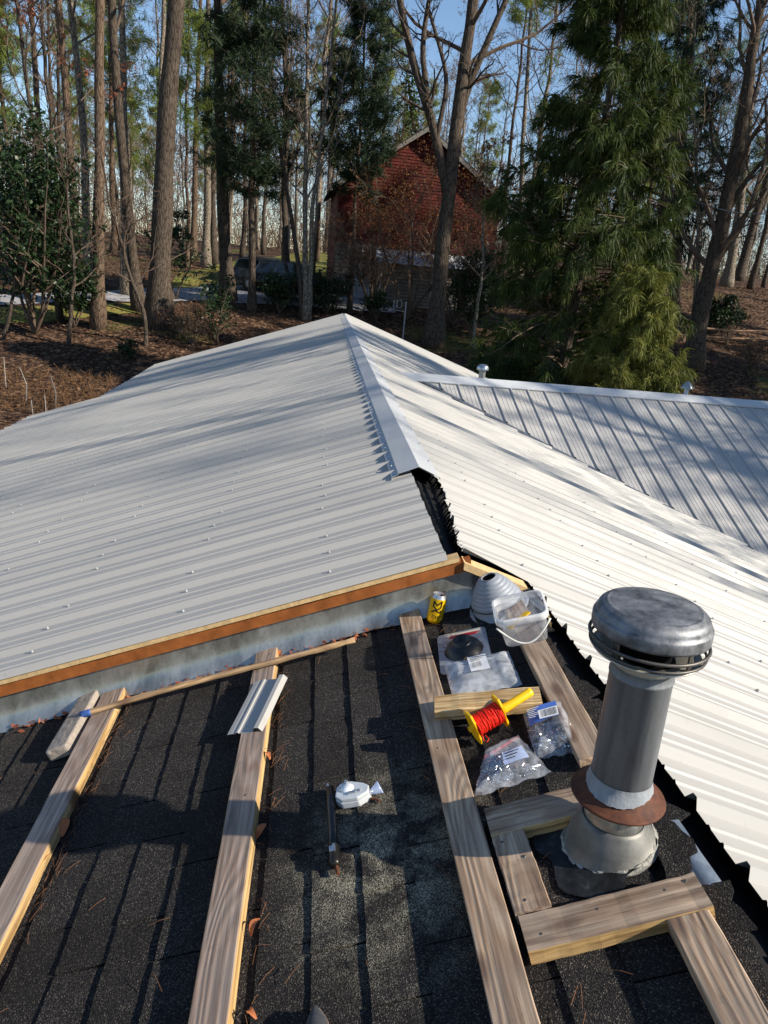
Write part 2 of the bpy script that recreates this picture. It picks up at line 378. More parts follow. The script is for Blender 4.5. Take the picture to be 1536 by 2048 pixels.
# winter lawn beyond the drive, and the strip of grass in front of it
def strip_sheet(name, pts_near, pts_far, lift, m, k=40, w=10):
    """sheet between two polylines of (x,y), draped on the ground"""
    pn = np.array(pts_near, float); pf = np.array(pts_far, float)
    def rs(p): 
        s = np.concatenate([[0], np.cumsum(np.linalg.norm(np.diff(p, axis=0), axis=1))]); t = np.linspace(0, s[-1], k)
        return np.stack([np.interp(t, s, p[:, 0]), np.interp(t, s, p[:, 1])], -1)
    a, b = rs(pn), rs(pf); u = np.linspace(0, 1, w)[None, :, None]
    Q = a[:, None]*(1-u)+b[:, None]*u
    V = np.concatenate([Q, (g(Q[..., 0], Q[..., 1])+lift)[..., None]], -1).reshape(-1, 3)
    i, j = np.meshgrid(np.arange(k-1), np.arange(w-1), indexing='ij'); c = (i*w+j).ravel()
    G = Geo(); G.add(V, np.stack([c, c+w, c+w+1, c+1], -1)); o = G.build(name, m, smooth=True); o['kind'] = 'structure'; return o
def gp(px, py): P = at_ground(px, py); return (P[0], P[1])
strip_sheet('driveway', [gp(-160, 620), gp(0, 612), gp(200, 604), gp(420, 603), gp(560, 612), gp(700, 622), gp(790, 628)],
            [gp(-160, 601), gp(0, 592), gp(200, 586), gp(420, 574), gp(560, 575), gp(700, 580), gp(790, 590)], 0.05, ROAD, 60, 12)
strip_sheet('lawn', [gp(330, 585), gp(440, 570), gp(560, 570), gp(668, 575)], [gp(360, 545), gp(470, 520), gp(560, 512), gp(668, 505)], 0.03, LAWN, 40, 20)
strip_sheet('grass_strip', [gp(-150, 660), gp(0, 650), gp(180, 636), gp(330, 622)], [gp(-150, 624), gp(0, 616), gp(180, 608), gp(330, 606)], 0.03, LAWN, 40, 10)

# scattered fallen leaves, one ground-cover object
rng = np.random.default_rng(7)
def leaf_quads(P, size, rng, tilt=0.5, asp=0.6):
    n = len(P); a = rng.uniform(0, 2*math.pi, n)
    U = np.stack([np.cos(a), np.sin(a), rng.normal(0, tilt, n)], -1); U = nrm(U)
    W = nrm(np.cross(U, nrm(rng.normal(0, tilt, (n, 3))+np.array([0, 0, 1.0]))))
    s = (size*rng.uniform(0.6, 1.3, n))[:, None]
    V = np.stack([P-U*s, P+W*s*asp, P+U*s, P-W*s*asp], 1).reshape(-1, 3)
    return V, np.arange(4*n).reshape(n, 4)
n = 60000
lx = rng.uniform(-34, 34, n); ly = 15+45*rng.random(n)**1.3
keep = ~((lx > -4.5) & (lx < 5.5) & (ly < 19))
P = np.stack([lx, ly, g(lx, ly)+0.04], -1)[keep]
V, F = leaf_quads(P, 0.075, rng, 0.45)
G = Geo(); G.add(V, F); o = G.build('fallen_leaves', FALLEN); o['kind'] = 'stuff'; o['label'] = 'brown fallen leaves covering the woodland floor'

# ------------------------------------------------------------------ the house with its metal and shingle roofs
TAN = 0.35; TH = math.atan(TAN); XR, ZR = 0.62, -1.085
def Lz(x): return ZR-TAN*(XR-x)
def Rz(x): return ZR-TAN*(x-XR)
SH0 = -1.537
def Sz(x): return SH0+TAN*x
house = tag(empty('house', Matrix.Translation((0.6, 10, -5.1))), 'single storey house under the white corrugated metal and black shingle roof', 'house')
HP = np.array([0.6, 10, -5.1])
def hbuild(Gm, name, m, parent=house, smooth=False, kind=None):
    o = Gm.build(name, m, None, smooth, None, kind)
    o.parent = parent; o.matrix_parent_inverse = parent.matrix_world.inverted() if parent is house else Matrix(); return o
PER = 0.2286
PROF = [(0, 0), (0.019, 0.026), (0.035, 0.026), (0.050, 0), (0.100, 0), (0.105, 0.0055), (0.113, 0.0055), (0.118, 0), (0.160, 0), (0.165, 0.0055), (0.173, 0.0055), (0.178, 0)]
def corrugated(name, y0, nper, top, low, zf, m, parent, up):
    """panel along X: top(y)/low(y) give the upper and lower X ends; zf(x) the pan height; up=+1 when the sheet rises towards +X"""
    pr = [(y0+k*PER+a, h) for k in range(nper) for a, h in PROF]+[(y0+nper*PER, 0.0), (y0+nper*PER+0.019, 0.0275), (y0+nper*PER+0.035, 0.0275)]
    V = []; nrmv = np.array([-up*math.sin(TH), 0, math.cos(TH)]); ns = 7
    for y, h in pr:
        a, b = top(y), low(y)
        for t in np.linspace(0, 1, ns):
            x = a+(b-a)*t; w = 0.0025*math.sin(x*3.1+y*7)*math.sin(y*2.3+1)
            V.append(np.array([x, y, zf(x)])+nrmv*(h+w+0.002))
    k = len(pr); i, j = np.meshgrid(np.arange(k-1), np.arange(ns-1), indexing='ij'); a = (i*ns+j).ravel()
    F = np.stack([a, a+1, a+ns+1, a+ns], -1)
    if up > 0: F = F[:, ::-1]
    # edge lip gives the cut end its thickness
    G = Geo(); G.add(np.array(V), F)
    return hbuild(G, name, m, parent)
# left slope ------------------------------------------------------
deck = Geo()
# underlay below the metal (dark), both slopes, a few cm down
for (xa, xb, ya, yb, zf) in ((-5.0, XR, 2.86, 13.6, Lz), (-3.75, XR, 13.6, 18.15, Lz), (XR, 5.2, 2.86, 18.15, Rz)):
    V = [(xa, ya, zf(xa)-0.05), (xb, ya, zf(xb)-0.05), (xb, yb, zf(xb)-0.05), (xa, yb, zf(xa)-0.05)]
    deck.add(V, np.array([[0, 1, 2, 3]]))
metal_roof = hbuild(deck, 'metal_roof', TAR)
def ltop(y): return 0.588 if y < 4.3 else 0.60
def llow(y): return -5.12 if y < 13.72 else -3.82
y = 2.800; k = 0
rr = random.Random(3)
while y < 18.2:
    e = rr.uniform(-0.012, 0.012); far = y > 13.6
    lo = (-3.82 if far else -5.10)+rr.uniform(-0.03, 0.03)
    corrugated('roof_panel', y, 4, lambda q: ltop(q)+e, lambda q: lo, Lz, SHEET, metal_roof, 1)
    y += 4*PER
# right slope, trimmed along the valleys of the wing --------------
def rlow(y):
    if 7.0 < y <= 9.62: return 1.33+(9.62-y)*1.67
    if 9.62 < y < 12.4: return 1.285+(y-9.62)*1.67
    return 6.8 if y <= 7.0 else 5.35
def rtop(y):
    if y > 4.2: return 0.64
    if y > 2.86: return 0.655+(y-2.86)*0.075+rr.uniform(-0.012, 0.012)
    return 0.945+(2.86-y)*0.052+rr.uniform(-0.003, 0.003)
y = 2.86-4*4*PER
while y < 18.2:
    corrugated('roof_panel', y, 4, rtop, lambda q: min(rlow(q), 6.8), Rz, SHEET, metal_roof, -1)
    y += 4*PER
# roofing screws: hex head on a washer, in rows over the purlins
sg = Geo()
def screw(P, nv, s=1.0):
    nv = nrm(np.array(nv)); a = nrm(np.cross(nv, [0, 1, 0])); b = np.cross(nv, a)
    for r, h0, h1, ns in ((0.0085, 0.0, 0.002, 8), (0.0058, 0.002, 0.009, 6)):
        an = np.arange(ns)*2*math.pi/ns
        ring = a[None]*np.cos(an)[:, None]*r*s+b[None]*np.sin(an)[:, None]*r*s
        V = np.concatenate([ring+P+nv*h0, ring+P+nv*h1])
        q = np.arange(ns); w = (q+1) % ns
        sg.add(V, np.stack([q, w, w+ns, q+ns], -1)); sg.f.append(np.array([[sg.n-ns+i for i in range(ns)]])); sg.m.append(np.array([0]))
nL3 = (-math.sin(TH), 0, math.cos(TH)); nR3 = (math.sin(TH), 0, math.cos(TH))
for row in range(6):
    xx = 0.10-row*0.62
    for kk in range(46):
        yy = 2.80+kk*PER+0.198
        if kk % 4 == 3 or yy > 11.5: continue
        x2 = xx+rr.uniform(-0.02, 0.02)
        screw(np.array([x2, yy+rr.uniform(-0.006, 0.006), Lz(x2)+0.004]), nL3, 0.8)
for row in range(6):
    xx = 0.98+row*0.62
    for kk in range(-12, 26):
        yy = 2.86+kk*PER+0.198
        if kk % 4 == 1 or xx > rlow(yy)-0.1 or xx < 1.0 and yy < 2.9: continue
        x2 = xx+rr.uniform(-0.02, 0.02)+0.3*(yy < 2.9)
        screw(np.array([x2, yy, Rz(x2)+0.004]), nR3, 1.0)
hbuild(sg, 'roofing_screws', SCREW, metal_roof, kind='stuff')
# ridge caps: hemmed outer strip, two faces
def ridge_cap(y0, y1, wl, wr, lift, m):
    G = Geo(); zz = lambda dx: ZR-TAN*abs(dx)
    pr = [(-wl-0.036, zz(wl+0.036)+0.003+lift), (-wl-0.034, zz(wl+0.034)+0.019+lift), (-wl-0.004, zz(wl)+0.021+lift), (-wl, zz(wl)+0.031+lift), (0, ZR+0.036+lift), (wr, zz(wr)+0.024+lift), (wr+0.010, zz(wr)+0.012+lift), (wr+0.004, zz(wr)+0.010+lift)]
    ys = np.linspace(y0, y1, 14)
    V = [(XR+dx, q, z+0.003*math.sin(q*1.7+dx*9)) for dx, z in pr for q in ys]; k = len(pr); n_ = len(ys)
    i, j = np.meshgrid(np.arange(k-1), np.arange(n_-1), indexing='ij'); a = (i*n_+j).ravel()
    G.add(V, np.stack([a, a+n_, a+n_+1, a+1], -1))
    o = hbuild(G, 'ridge_cap', m, metal_roof)
    md = o.modifiers.new('thick', 'SOLIDIFY'); md.thickness = 0.0015
    return o
ridge_cap(4.09, 14.3, 0.115, 0.122, 0.004, TRIM)
ridge_cap(14.2, 18.25, 0.10, 0.11, -0.008, TRIM)
cs = Geo(); _keep = sg
sg = cs
for kk in range(0, 40, 2):
    screw(np.array([XR-0.135, 4.3+kk*PER, ZR-TAN*0.135+0.026]), nL3, 0.7)
    screw(np.array([XR+0.105, 4.42+kk*PER, ZR-TAN*0.105+0.034]), nR3, 0.7)
hbuild(cs, 'cap_screws', SCREW, metal_roof, kind='stuff')
# torn dark underlayment standing up along the uncovered ridge gap
ug = Geo(); rr = random.Random(11)
for i in range(26):
    yy = 2.9+i*0.047; x0 = 0.625+(yy-2.9)*0.035; hh = rr.uniform(0.02, 0.06)
    ug.add([(x0+0.01, yy, ZR-0.05), (x0+0.025, yy+0.05, ZR-0.05), (x0+0.045+rr.uniform(0, .02), yy+0.045+rr.uniform(0, .02), ZR-0.02+hh*0.3), (x0+0.03, yy+0.01, ZR-0.02+hh*0.3)], np.array([[0, 1, 2, 3]]))
hbuild(ug, 'torn_underlay', TAR, metal_roof)

# gable step between metal roof and shingle roof: purlin edge, stained fascia, metal flashing
def sloped_board(name, x0, x1, y0, y1, zt0, zt1, zb0, zb1, m, par=house, seg=24, jit=0.0):
    G = Geo(); xs = np.linspace(x0, x1, seg); V = []
    rj = random.Random(hash(name) % 1000)
    for q in xs:
        t = (q-x0)/(x1-x0); zt = zt0+(zt1-zt0)*t; zb = zb0+(zb1-zb0)*t; e = rj.uniform(-jit, jit)
        V += [(q, y0, zb), (q, y0, zt+e), (q, y1, zt), (q, y1, zb)]
    F = []
    for i in range(seg-1):
        a = i*4
        for s_ in range(4): F.append([a+s_, a+(s_+1) % 4, a+4+(s_+1) % 4, a+4+s_])
    G.add(V, np.array(F)); G.f += [np.array([[0, 3, 2, 1]]), np.array([[4*seg-4, 4*seg-3, 4*seg-2, 4*seg-1]])]; G.m += [np.array([0]), np.array([0])]
    return hbuild(G, name, m, par)
xa, xb = -3.2, 0.628
sloped_board('purlin_edge', xa, xb, 2.797, 2.86, Lz(xa)-0.002, Lz(xb)-0.002, Lz(xa)-0.019, Lz(xb)-0.019, PALE, jit=0.001)
sloped_board('fascia_board', xa, xb+0.05, 2.800, 2.85, Lz(xa)-0.023, Lz(xb+0.05)-0.026, Lz(xa)-0.078, Lz(xb+0.05)-0.072, ORANGE, jit=0.004)
sloped_board('purlin_edge', 0.648, 0.925, 2.785, 2.86, Rz(0.648)-0.004, Rz(0.925)-0.004, Rz(0.648)-0.036, Rz(0.925)-0.036, PALE)
fl = Geo(); xs = np.linspace(-3.2, 0.9, 90); zs = np.linspace(0, 1, 9); V = []
for q in xs:
    top = min(Lz(q)-0.068, Rz(q)-0.05); bot = Sz(q)+0.012
    for t in zs:
        wob = 0.010*math.sin(q*9+1)*t+0.006*math.sin(q*23+2)*t
        V.append((q, 2.818-0.045*t**4-abs(wob), top*(1-t)+bot*t+0.012*math.sin(q*6)*t**3*(t > .9)))
i, j = np.meshgrid(np.arange(89), np.arange(8), indexing='ij'); a = (i*9+j).ravel()
fl.add(V, np.stack([a, a+1, a+10, a+9], -1)); hbuild(fl, 'wall_flashing', GALV, smooth=True)

# shingle roof -----------------------------------------------------
dk = Geo()
XRI = 0.90      # ridge of the shingle roof
for xa_, xb_, f0, f1 in ((-3.4, XRI, Sz(-3.4), Sz(XRI)), (XRI, 3.4, Sz(XRI), Sz(XRI)-0.35*2.5)):
    dk.add([(xa_, -2.5, f0-0.012), (xb_, -2.5, f1-0.012), (xb_, 2.86, f1-0.012), (xa_, 2.86, f0-0.012)], np.array([[0, 1, 2, 3]]))
shingle_roof = hbuild(dk, 'shingle_roof', TAR)
EXPX = 0.1242; TAB = 0.300
def shingle_mesh(seed):
    r_ = random.Random(seed); G = Geo(); Lx = EXPX*1.06/math.cos(TH); n_ = 7; V = []
    ys = np.linspace(0.0027, TAB-0.0027, n_)
    fr = [r_.uniform(-0.003, 0.003) for _ in ys]
    for q, e in zip(ys, fr):
        V += [(-Lx/2+e*0.5, q-TAB/2, 0.0112+r_.uniform(-.0010, .0016)), (Lx/2, q-TAB/2, 0.0030), (-Lx/2+e*0.5+0.001, q-TAB/2, -0.002)]
    F = []
    for i in range(n_-1):
        a = 3*i; F += [[a, a+1, a+4, a+3], [a, a+3, a+5, a+2]]
    F += [[0, 2, 1, 1][:3]+[1], ]
    F = F[:-1]
    G.add(V, np.array(F)); G.f += [np.array([[0, 2, 1]]), np.array([[3*n_-3, 3*n_-2, 3*n_-1]])]; G.m += [np.array([0])]*2
    o = G.build('shingle', SHINGLE); me = o.data; bpy.data.objects.remove(o); return me
SM = [shingle_mesh(s) for s in range(6)]
rr = random.Random(5)
QROOF = Matrix.Rotation(-TH, 4, 'Y')
nsh = 0; course = 0
xc = XRI-0.08-EXPX/2
offs = [0.0, 0.5, 0.17, 0.67, 0.33, 0.83]
while xc > -1.75:
    off = offs[course % 6]*TAB+rr.uniform(-0.012, 0.012)
    y = 2.83-TAB/2+off-TAB
    y = 2.86+off-TAB/2
    while y > 0.5:
        if y < 2.86+TAB/2-0.02:
            ylim = min(y, 2.815-TAB/2+0.0) if y+TAB/2 > 2.83 else y
            o = link('shingle', SM[rr.randrange(6)], shingle_roof)
            o.matrix_parent_inverse = Matrix()
            o.matrix_basis = Matrix.Translation((xc, y, Sz(xc)+rr.uniform(-0.0006, 0.0014))) @ QROOF @ Matrix.Rotation(rr.uniform(-0.004, 0.004), 4, 'Z')
            nsh += 1
        y -= TAB
    xc -= EXPX; course += 1

# broken shingle bits and bent strips of old metal along the stripped ridge
def RM(x, y, h, spin=0.0, tilt=(0, 0)):
    """frame on the shingle roof: X up-slope, Y along the ridge, Z off the roof"""
    p = (x-h*math.sin(TH), y, Sz(x)+h*math.cos(TH))
    return Matrix.Translation(p) @ QROOF @ Matrix.Rotation(spin, 4, 'Z') @ Matrix.Rotation(tilt[0], 4, 'X') @ Matrix.Rotation(tilt[1], 4, 'Y')
rr = random.Random(21)
for i in range(16):
    y = 0.9+i*0.125+rr.uniform(-.03, .03)
    G = Geo(); L, W = rr.uniform(.10, .2), rr.uniform(.05, .10); n_ = 6
    V = []
    for q in np.linspace(-L/2, L/2, n_):
        a_, b_ = -W/2+rr.uniform(-.012, .012), W/2+rr.uniform(-.012, .012)
        V += [(a_, q, .006), (b_, q, .004), (a_, q, -.002), (b_, q, -.002)]
    F = []
    for k in range(n_-1):
        a = 4*k; F += [[a, a+1, a+5, a+4], [a+2, a, a+4, a+6], [a+1, a+3, a+7, a+5]]
    F += [[0, 2, 3, 1], [4*n_-4, 4*n_-3, 4*n_-1, 4*n_-2]]
    G.add(V, np.array(F)); o = G.build('shingle_scrap', SHINGLE, shingle_roof)
    o.matrix_basis = RM(rr.uniform(.87, .91), y, .006, rr.uniform(-.4, .4), (rr.uniform(-.05, .05), rr.uniform(-.08, .08)))
def strip(x, y, L, W, spin, m=BLUEGREY, h=.012, tilt=(0, 0)):
    G = Geo(); n_ = 12; V = []
    for q in np.linspace(-L/2, L/2, n_):
        for u in (-.5, 0, .5): V.append((u*W, q, .0015*math.sin(q*40)+.001*(u == 0)))
    F = []
    for k in range(n_-1):
        a = 3*k; F += [[a, a+1, a+4, a+3], [a+1, a+2, a+5, a+4]]
    G.add(V, np.array(F)); o = G.build('flashing_strip', m, shingle_roof, True); o.matrix_basis = RM(x, y, h, spin, tilt)
    md = o.modifiers.new('thick', 'SOLIDIFY'); md.thickness = 0.001
strip(.915, 1.36, .30, .055, 0.03, BLUEGREY, .008)
strip(.93, 2.64, .16, .035, 0.2, GALV, .02)
strip(.80, 2.82, .16, .10, 0.6, GALV, .02, (0.1, .15))
# tar and dirt around the vent flashing: a rough tarred sheet of metal under the pipe
G = Geo(); V = []; nn = 40
for i in range(nn):
    a = i*2*math.pi/nn; r = 0.15+0.018*math.sin(3*a+1)+0.012*math.sin(7*a)
    V.append((r*math.cos(a)*0.85-.04, r*math.sin(a)*1.05, .003))
V.append((0, 0, .006)); G.add(V, np.array([[i, (i+1) % nn, nn] for i in range(nn)]))
TARF = M('tar_smeared_metal', 0.6, 0.0, 0.3)
_n = TARF.noise(TARF.co('Object'), 14.0, 6.0, 0.65)
TARF.set('Base Color', TARF.ramp(_n, [(0.40, lin('101112')), (0.56, lin('26292c')), (0.66, lin('555b5f')), (0.74, lin('4b3826'))])).bump(_n, 0.4, 0.006)
o = G.build('tarred_base_sheet', TARF.m, shingle_roof, True); o.matrix_basis = RM(.765, 1.42, .012)

# walls below the roofs, gutter edge
wg = Geo()
wg.box((-3.2, 8.2, -3.9), (0.15, 20, 2.5)); wg.box((5.0, 15.5, -3.9), (0.15, 4.8, 2.5)); wg.box((0.9, 18.0, -4.1), (7.6, 0.15, 2.4))
hbuild(wg, 'wall', plain('house_siding', 'a59c8c', 0.8, scale=3))

# ------------------------------------------------------------------ the wing roof (standing ribs) on the right
R0 = np.array([1.03, 9.57, -1.245]); E1 = nrm(np.array([5.33, 0.56, -0.09]))
hz = nrm(np.array([E1[1], -E1[0], 0])); WT = 0.5
E2 = nrm(hz+np.array([0, 0, -WT])); hz2 = -hz; E2b = nrm(hz2+np.array([0, 0, -WT])); EN = nrm(np.cross(E2, E1)); EN = EN if EN[2] > 0 else -EN
CW = math.cos(math.atan(WT))
wroof = Geo()
A0, A1 = 0.1, 10.5
wroof.add([R0+E1*A0-EN*.05, R0+E1*A1-EN*.05, R0+E1*A1+E2*4.6-EN*.05, R0+E1*6.5+E2*4.6-EN*.05], np.array([[0, 3, 2, 1]]))
wroof.add([R0+E1*A0-EN*.05, R0+E1*A1-EN*.05, R0+E1*A1+E2b*4.6-EN*.05, R0+E1*6.5+E2b*4.6-EN*.05], np.array([[0, 1, 2, 3]]))
wing = hbuild(wroof, 'wing_roof', TAR)
WPER = 0.2372
def wing_panel(a0, nper, e2, en, flip):
    prof = [(0, 0), (0.012, 0.020), (0.030, 0.020), (0.042, 0), (0.085, 0), (0.089, .003), (0.097, .003), (0.101, 0), (0.138, 0), (0.142, .003), (0.150, .003), (0.154, 0), (0.191, 0), (.195, .003), (.203, .003), (.207, 0)]
    pr = [(a0+k*WPER+a, h) for k in range(nper) for a, h in prof]+[(a0+nper*WPER, 0), (a0+nper*WPER+.012, .0215), (a0+nper*WPER+.03, .0215)]
    V = []; ns = 5; valid = []
    for a, h in pr:
        b1 = min(max((a-0.26)*0.75/CW+0.03, 0.03), 4.5)
        for t in np.linspace(0, 1, ns): V.append(R0+E1*a+e2*(0.035+(b1-0.035)*t)+en*(h+.002))
    k = len(pr); i, j = np.meshgrid(np.arange(k-1), np.arange(ns-1), indexing='ij'); a = (i*ns+j).ravel()
    F = np.stack([a, a+1, a+ns+1, a+ns], -1)
    G = Geo(); G.add(np.array(V), F[:, ::-1] if flip else F); return hbuild(G, 'roof_panel', WSHEET, wing)
ENb = nrm(np.cross(E1, E2b)); ENb = ENb if ENb[2] > 0 else -ENb
a = 0.30
while a < 10:
    wing_panel(a, 4, E2, EN, False); wing_panel(a, 4, E2b, ENb, True); a += 4*WPER
G = Geo(); V = []; cols = 16
for s_, d_, hh in ((E2, .150, .012), (E2, .148, .026), (E2, 0, .040), (E2b, .15, .026), (E2b, .152, .012)):
    en_ = EN if s_ is E2 else ENb
    for t in np.linspace(-.05, 10.5, cols): V.append(R0+E1*t+s_*d_+en_*hh)
i, j = np.meshgrid(np.arange(4), np.arange(cols-1), indexing='ij'); a = (i*cols+j).ravel()
G.add(np.array(V), np.stack([a, a+1, a+cols+1, a+cols], -1)); hbuild(G, 'ridge_cap', TRIM, wing)
# bent edge trim lying in the valley
G = Geo(); pts = []
for t in np.linspace(0.3, 6.4, 40):
    b = (t-0.26)*0.75/CW; pts.append(R0+E1*t+E2*(b+0.045)-EN*0.010)
G.tube(pts, 0.024, 6); hbuild(G, 'valley_trim', plain('valley_trim_metal', '84868a', 0.45, 0.4), wing)
sg = Geo()
for bb in (0.75, 1.55, 2.35, 3.1):
    for k in range(42):
        aa = 0.30+k*WPER+0.066
        if k % 2 or bb > (aa-0.26)*0.75/CW-0.15: continue
        screw(R0+E1*aa+E2*bb+EN*.004, EN)
hbuild(sg, 'roofing_screws', SCREW, wing, kind='stuff')
wg = Geo(); wg.box((6.4, 9.6, -4.2), (8.0, 5.0, 2.2)); hbuild(wg, 'wall', plain('wing_siding', 'a59c8c', 0.8, scale=3))

# ------------------------------------------------------------------ things on the roof
def planks(name, label, x, y, L, W, T, h, spin, mtop, mside=None, group='loose boards and battens on the shingle roof', tilt=(0, 0), bow=0.0):
    """h = height of the underside above the shingles; runs along its own Y"""
    G = Geo(); n_ = 14; V = []
    rj = random.Random(int(x*1000+y*77))
    for q in np.linspace(-L/2, L/2, n_):
        b = bow*(1-(2*q/L)**2); e = [rj.uniform(-.0012, .0012) for _ in range(4)]; c = .0025
        for (u, z) in ((-W/2+c, 0), (W/2-c, 0), (W/2, c), (W/2, T-c), (W/2-c, T), (-W/2+c, T), (-W/2, T-c), (-W/2, c)):
            V.append((u+b+e[0], q, z+e[1]))
    F0 = []; F1 = []
    for k in range(n_-1):
        a = 8*k
        for s_ in range(8):
            f = [a+s_, a+(s_+1) % 8, a+8+(s_+1) % 8, a+8+s_]
            (F1 if s_ in (1, 2, 5, 6, 7) and s_ != 3 else F0).append(f)
    G.add(V, np.array(F0)[:, ::-1].copy()[:, ::-1], 0)
    G.f.append(np.array(F1)); G.m.append(np.full(len(F1), 1))
    G.f += [np.array([list(range(8))[::-1]]), np.array([[8*(n_-1)+s_ for s_ in range(8)]])]; G.m += [np.array([1])]*2
    o = G.build(name, [mtop, mside or mtop]); o.matrix_world = RM(x, y, h+.009, spin, tilt)
    bm = bmesh.new(); bm.from_mesh(o.data); bmesh.ops.recalc_face_normals(bm, faces=bm.faces[:]); bm.to_mesh(o.data); bm.free()
    tag(o, label, 'board', group); return o
NAIL = plain('weathered_nail', '5d5a57', .5, .5)
def nails(o, pts, T=.038):
    G = Geo()
    for u, v in pts: G.lathe([(0.0001, T+.0008), (.0035, T+.0008), (.0045, T-.001)], 10, c=(u, v, 0))
    n_ = G.build('nail_heads', NAIL, o); n_['kind'] = 'stuff'
RT = 0.038
b1 = planks('batten', 'weathered batten farthest left with a bright sawn right edge', -.752, 1.78, 2.14, .094, RT, 0, -0.014, WOODW, CUT, 'long battens running up the shingle roof')
b2 = planks('batten', 'weathered batten lying under the metal scrap and the long stick', -.128, 1.80, 2.12, .090, RT, 0, -0.010, WOODW, CUT, 'long battens running up the shingle roof')
b3 = planks('batten', 'longest batten, running from behind the yellow can down to the bottom edge', .462, 1.68, 2.36, .089, RT, 0, 0.004, WOODT, WOODT, 'long battens running up the shingle roof')
b4 = planks('batten', 'batten under the clear plastic tub, ending at the metal flue', .835, 2.255, 1.17, .085, RT, 0, -0.012, WOODT, WOODT, 'long battens running up the shingle roof')
b5 = planks('batten', 'short batten with a dark oval knot in the lower right corner', .835, .80, .69, .088, RT, 0, -0.01, WOODT, WOODT, 'long battens running up the shingle roof')
bA = planks('wood_block', 'fresh pale wood block leaning under the yellow string reel', .618, 2.03, .335, .090, RT, .019, math.pi/2-0.15, WOODN, WOODN, tilt=(0.10, 0))
bB = planks('wood_block', 'cross board between the longest batten and the flue, above the other cross board', .652, 1.535, .285, .100, RT, 0, math.pi/2-0.02, WOODT, CUT)
bC = planks('wood_block', 'short grey filler board beside the tarred flue base, inside the wooden frame', .556, 1.371, .232, .083, RT, 0, 0.0, WOODT, WOODW)
bD = planks('wood_block', 'cross board with a big swirling knot below the flue', .707, 1.196, .392, .094, RT, 0, math.pi/2-0.015, WOODT, CUT)
nails(bD, [(.02, -.12), (-.02, -.05), (.015, .03), (-.01, .16), (.03, -.17)]); nails(b3, [(.02, .9), (-.02, .2), (.025, -.35), (-.018, -.55), (.02, -.8)])
nails(b5, [(-.02, .30), (.02, .29), (.0, -.02)]); nails(bC, [(-.02, .09), (.02, .03), (-.01, -.09)]); nails(b2, [(.02, .95), (-.015, .9), (.01, .1)])

# flue
FX, FY = .768, 1.42; FZ = Sz(FX)+.008
flue = tag(empty('flue_pipe', Matrix.Translation((FX, FY, FZ)) @ Matrix.Rotation(-0.016, 4, 'Y') @ Matrix.Diagonal((0.925, 0.925, 0.945, 1))), 'grey metal flue pipe with domed cap and rusty collar standing on the shingle roof', 'flue')
def fl_part(name, prof, m, smooth=True, ns=48, f=None):
    G = Geo(); G.lathe(prof, ns)
    if f:
        for v in G.v:
            for i in range(len(v)): v[i] = f(v[i])
    o = G.build(name, m, flue, smooth); return o
def skew(v):   # lower edge follows the roof slope
    x, y, z = v; k = max(0, 1-z/0.075); return np.array([x, y, z+k*TAN*x])
fl_part('flashing_cone', [(.126, -.004), (.116, .004), (.110, .013), (.103, .030), (.094, .052), (.085, .071), (.081, .077), (.077, .079)], CONE, f=skew)
G = Geo(); V = []; rr = random.Random(8)
for i in range(60):
    a = i*2*math.pi/60
    for k_, (r, h) in enumerate(((.111, .010), (.115, .008), (.120, .002))):
        r2 = r+rr.uniform(-.003, .004); V.append(np.array([r2*math.cos(a), r2*math.sin(a), h+rr.uniform(-.003, .004)+TAN*r2*math.cos(a)*.9]))
F = []
for i in range(60):
    for k_ in range(2): F.append([i*3+k_, i*3+k_+1, ((i+1) % 60)*3+k_+1, ((i+1) % 60)*3+k_])
G.add(V, np.array(F)); G.build('caulk_ring', CAULK, flue, True)
fl_part('lower_pipe', [(.0745, .06), (.0745, .185), (.070, .186)], GALV)
co_ = fl_part('storm_collar', [(.073, .184), (.098, .160), (.112, .150), (.1165, .1485), (.118, .145), (.116, .142), (.110, .146), (.072, .170)], RUST)
G = Geo(); V = []
for i in range(72):
    a = i*2*math.pi/72; d = .003+.013*max(0, math.sin(a*1.0-2.5))**2+.0006*math.sin(a*19)+.0006*math.sin(a*31+1)
    V += [(.0755*math.cos(a), .0755*math.sin(a), .206), (.079*math.cos(a), .079*math.sin(a), .190), ((.079+d)*math.cos(a), (.079+d)*math.sin(a), .1815-d*.95+.002)]
F = [[i*3+k_, i*3+k_+1, ((i+1) % 72)*3+k_+1, ((i+1) % 72)*3+k_] for i in range(72) for k_ in range(2)]
G.add(V, np.array(F)[:, ::-1]); s_ = G.build('sealant_ring', SEAL, co_, True)
fl_part('main_pipe', [(.070, .165), (.0745, .172), (.0745, .48), (.0765, .482), (.0765, .487), (.0745, .489), (.0745, .508)], PIPE)
cap = fl_part('rain_cap', [(.134, .604), (.136, .601), (.1365, .606), (.1365, .626), (.134, .631), (.131, .6325), (.1295, .640), (.125, .649), (.117, .6555), (.109, .6582), (.1065, .6602), (.1040, .6586), (.101, .6598), (.06, .6625), (.02, .6640), (.0005, .6642)], CAPM, ns=64)
def sub(name, prof, m, ns=64, smooth=True, par=cap):
    G = Geo(); G.lathe(prof, ns); return G.build(name, m, par, smooth)
sub('cap_neck', [(.0725, .503), (.0725, .522), (.080, .530), (.100, .541), (.122, .547), (.1265, .546), (.128, .549), (.124, .551), (.100, .546), (.07, .532)], CAPL)
def ring(name, R, z, r, m):
    G = Geo(); an = np.linspace(0, 2*math.pi, 65); G.tube(np.stack([R*np.cos(an), R*np.sin(an), np.full(65, z)], -1), r, 8, cap=False); return G.build(name, m, cap, True)
WIRE = plain('tarnished_wire', '5b5854', .5, .6)
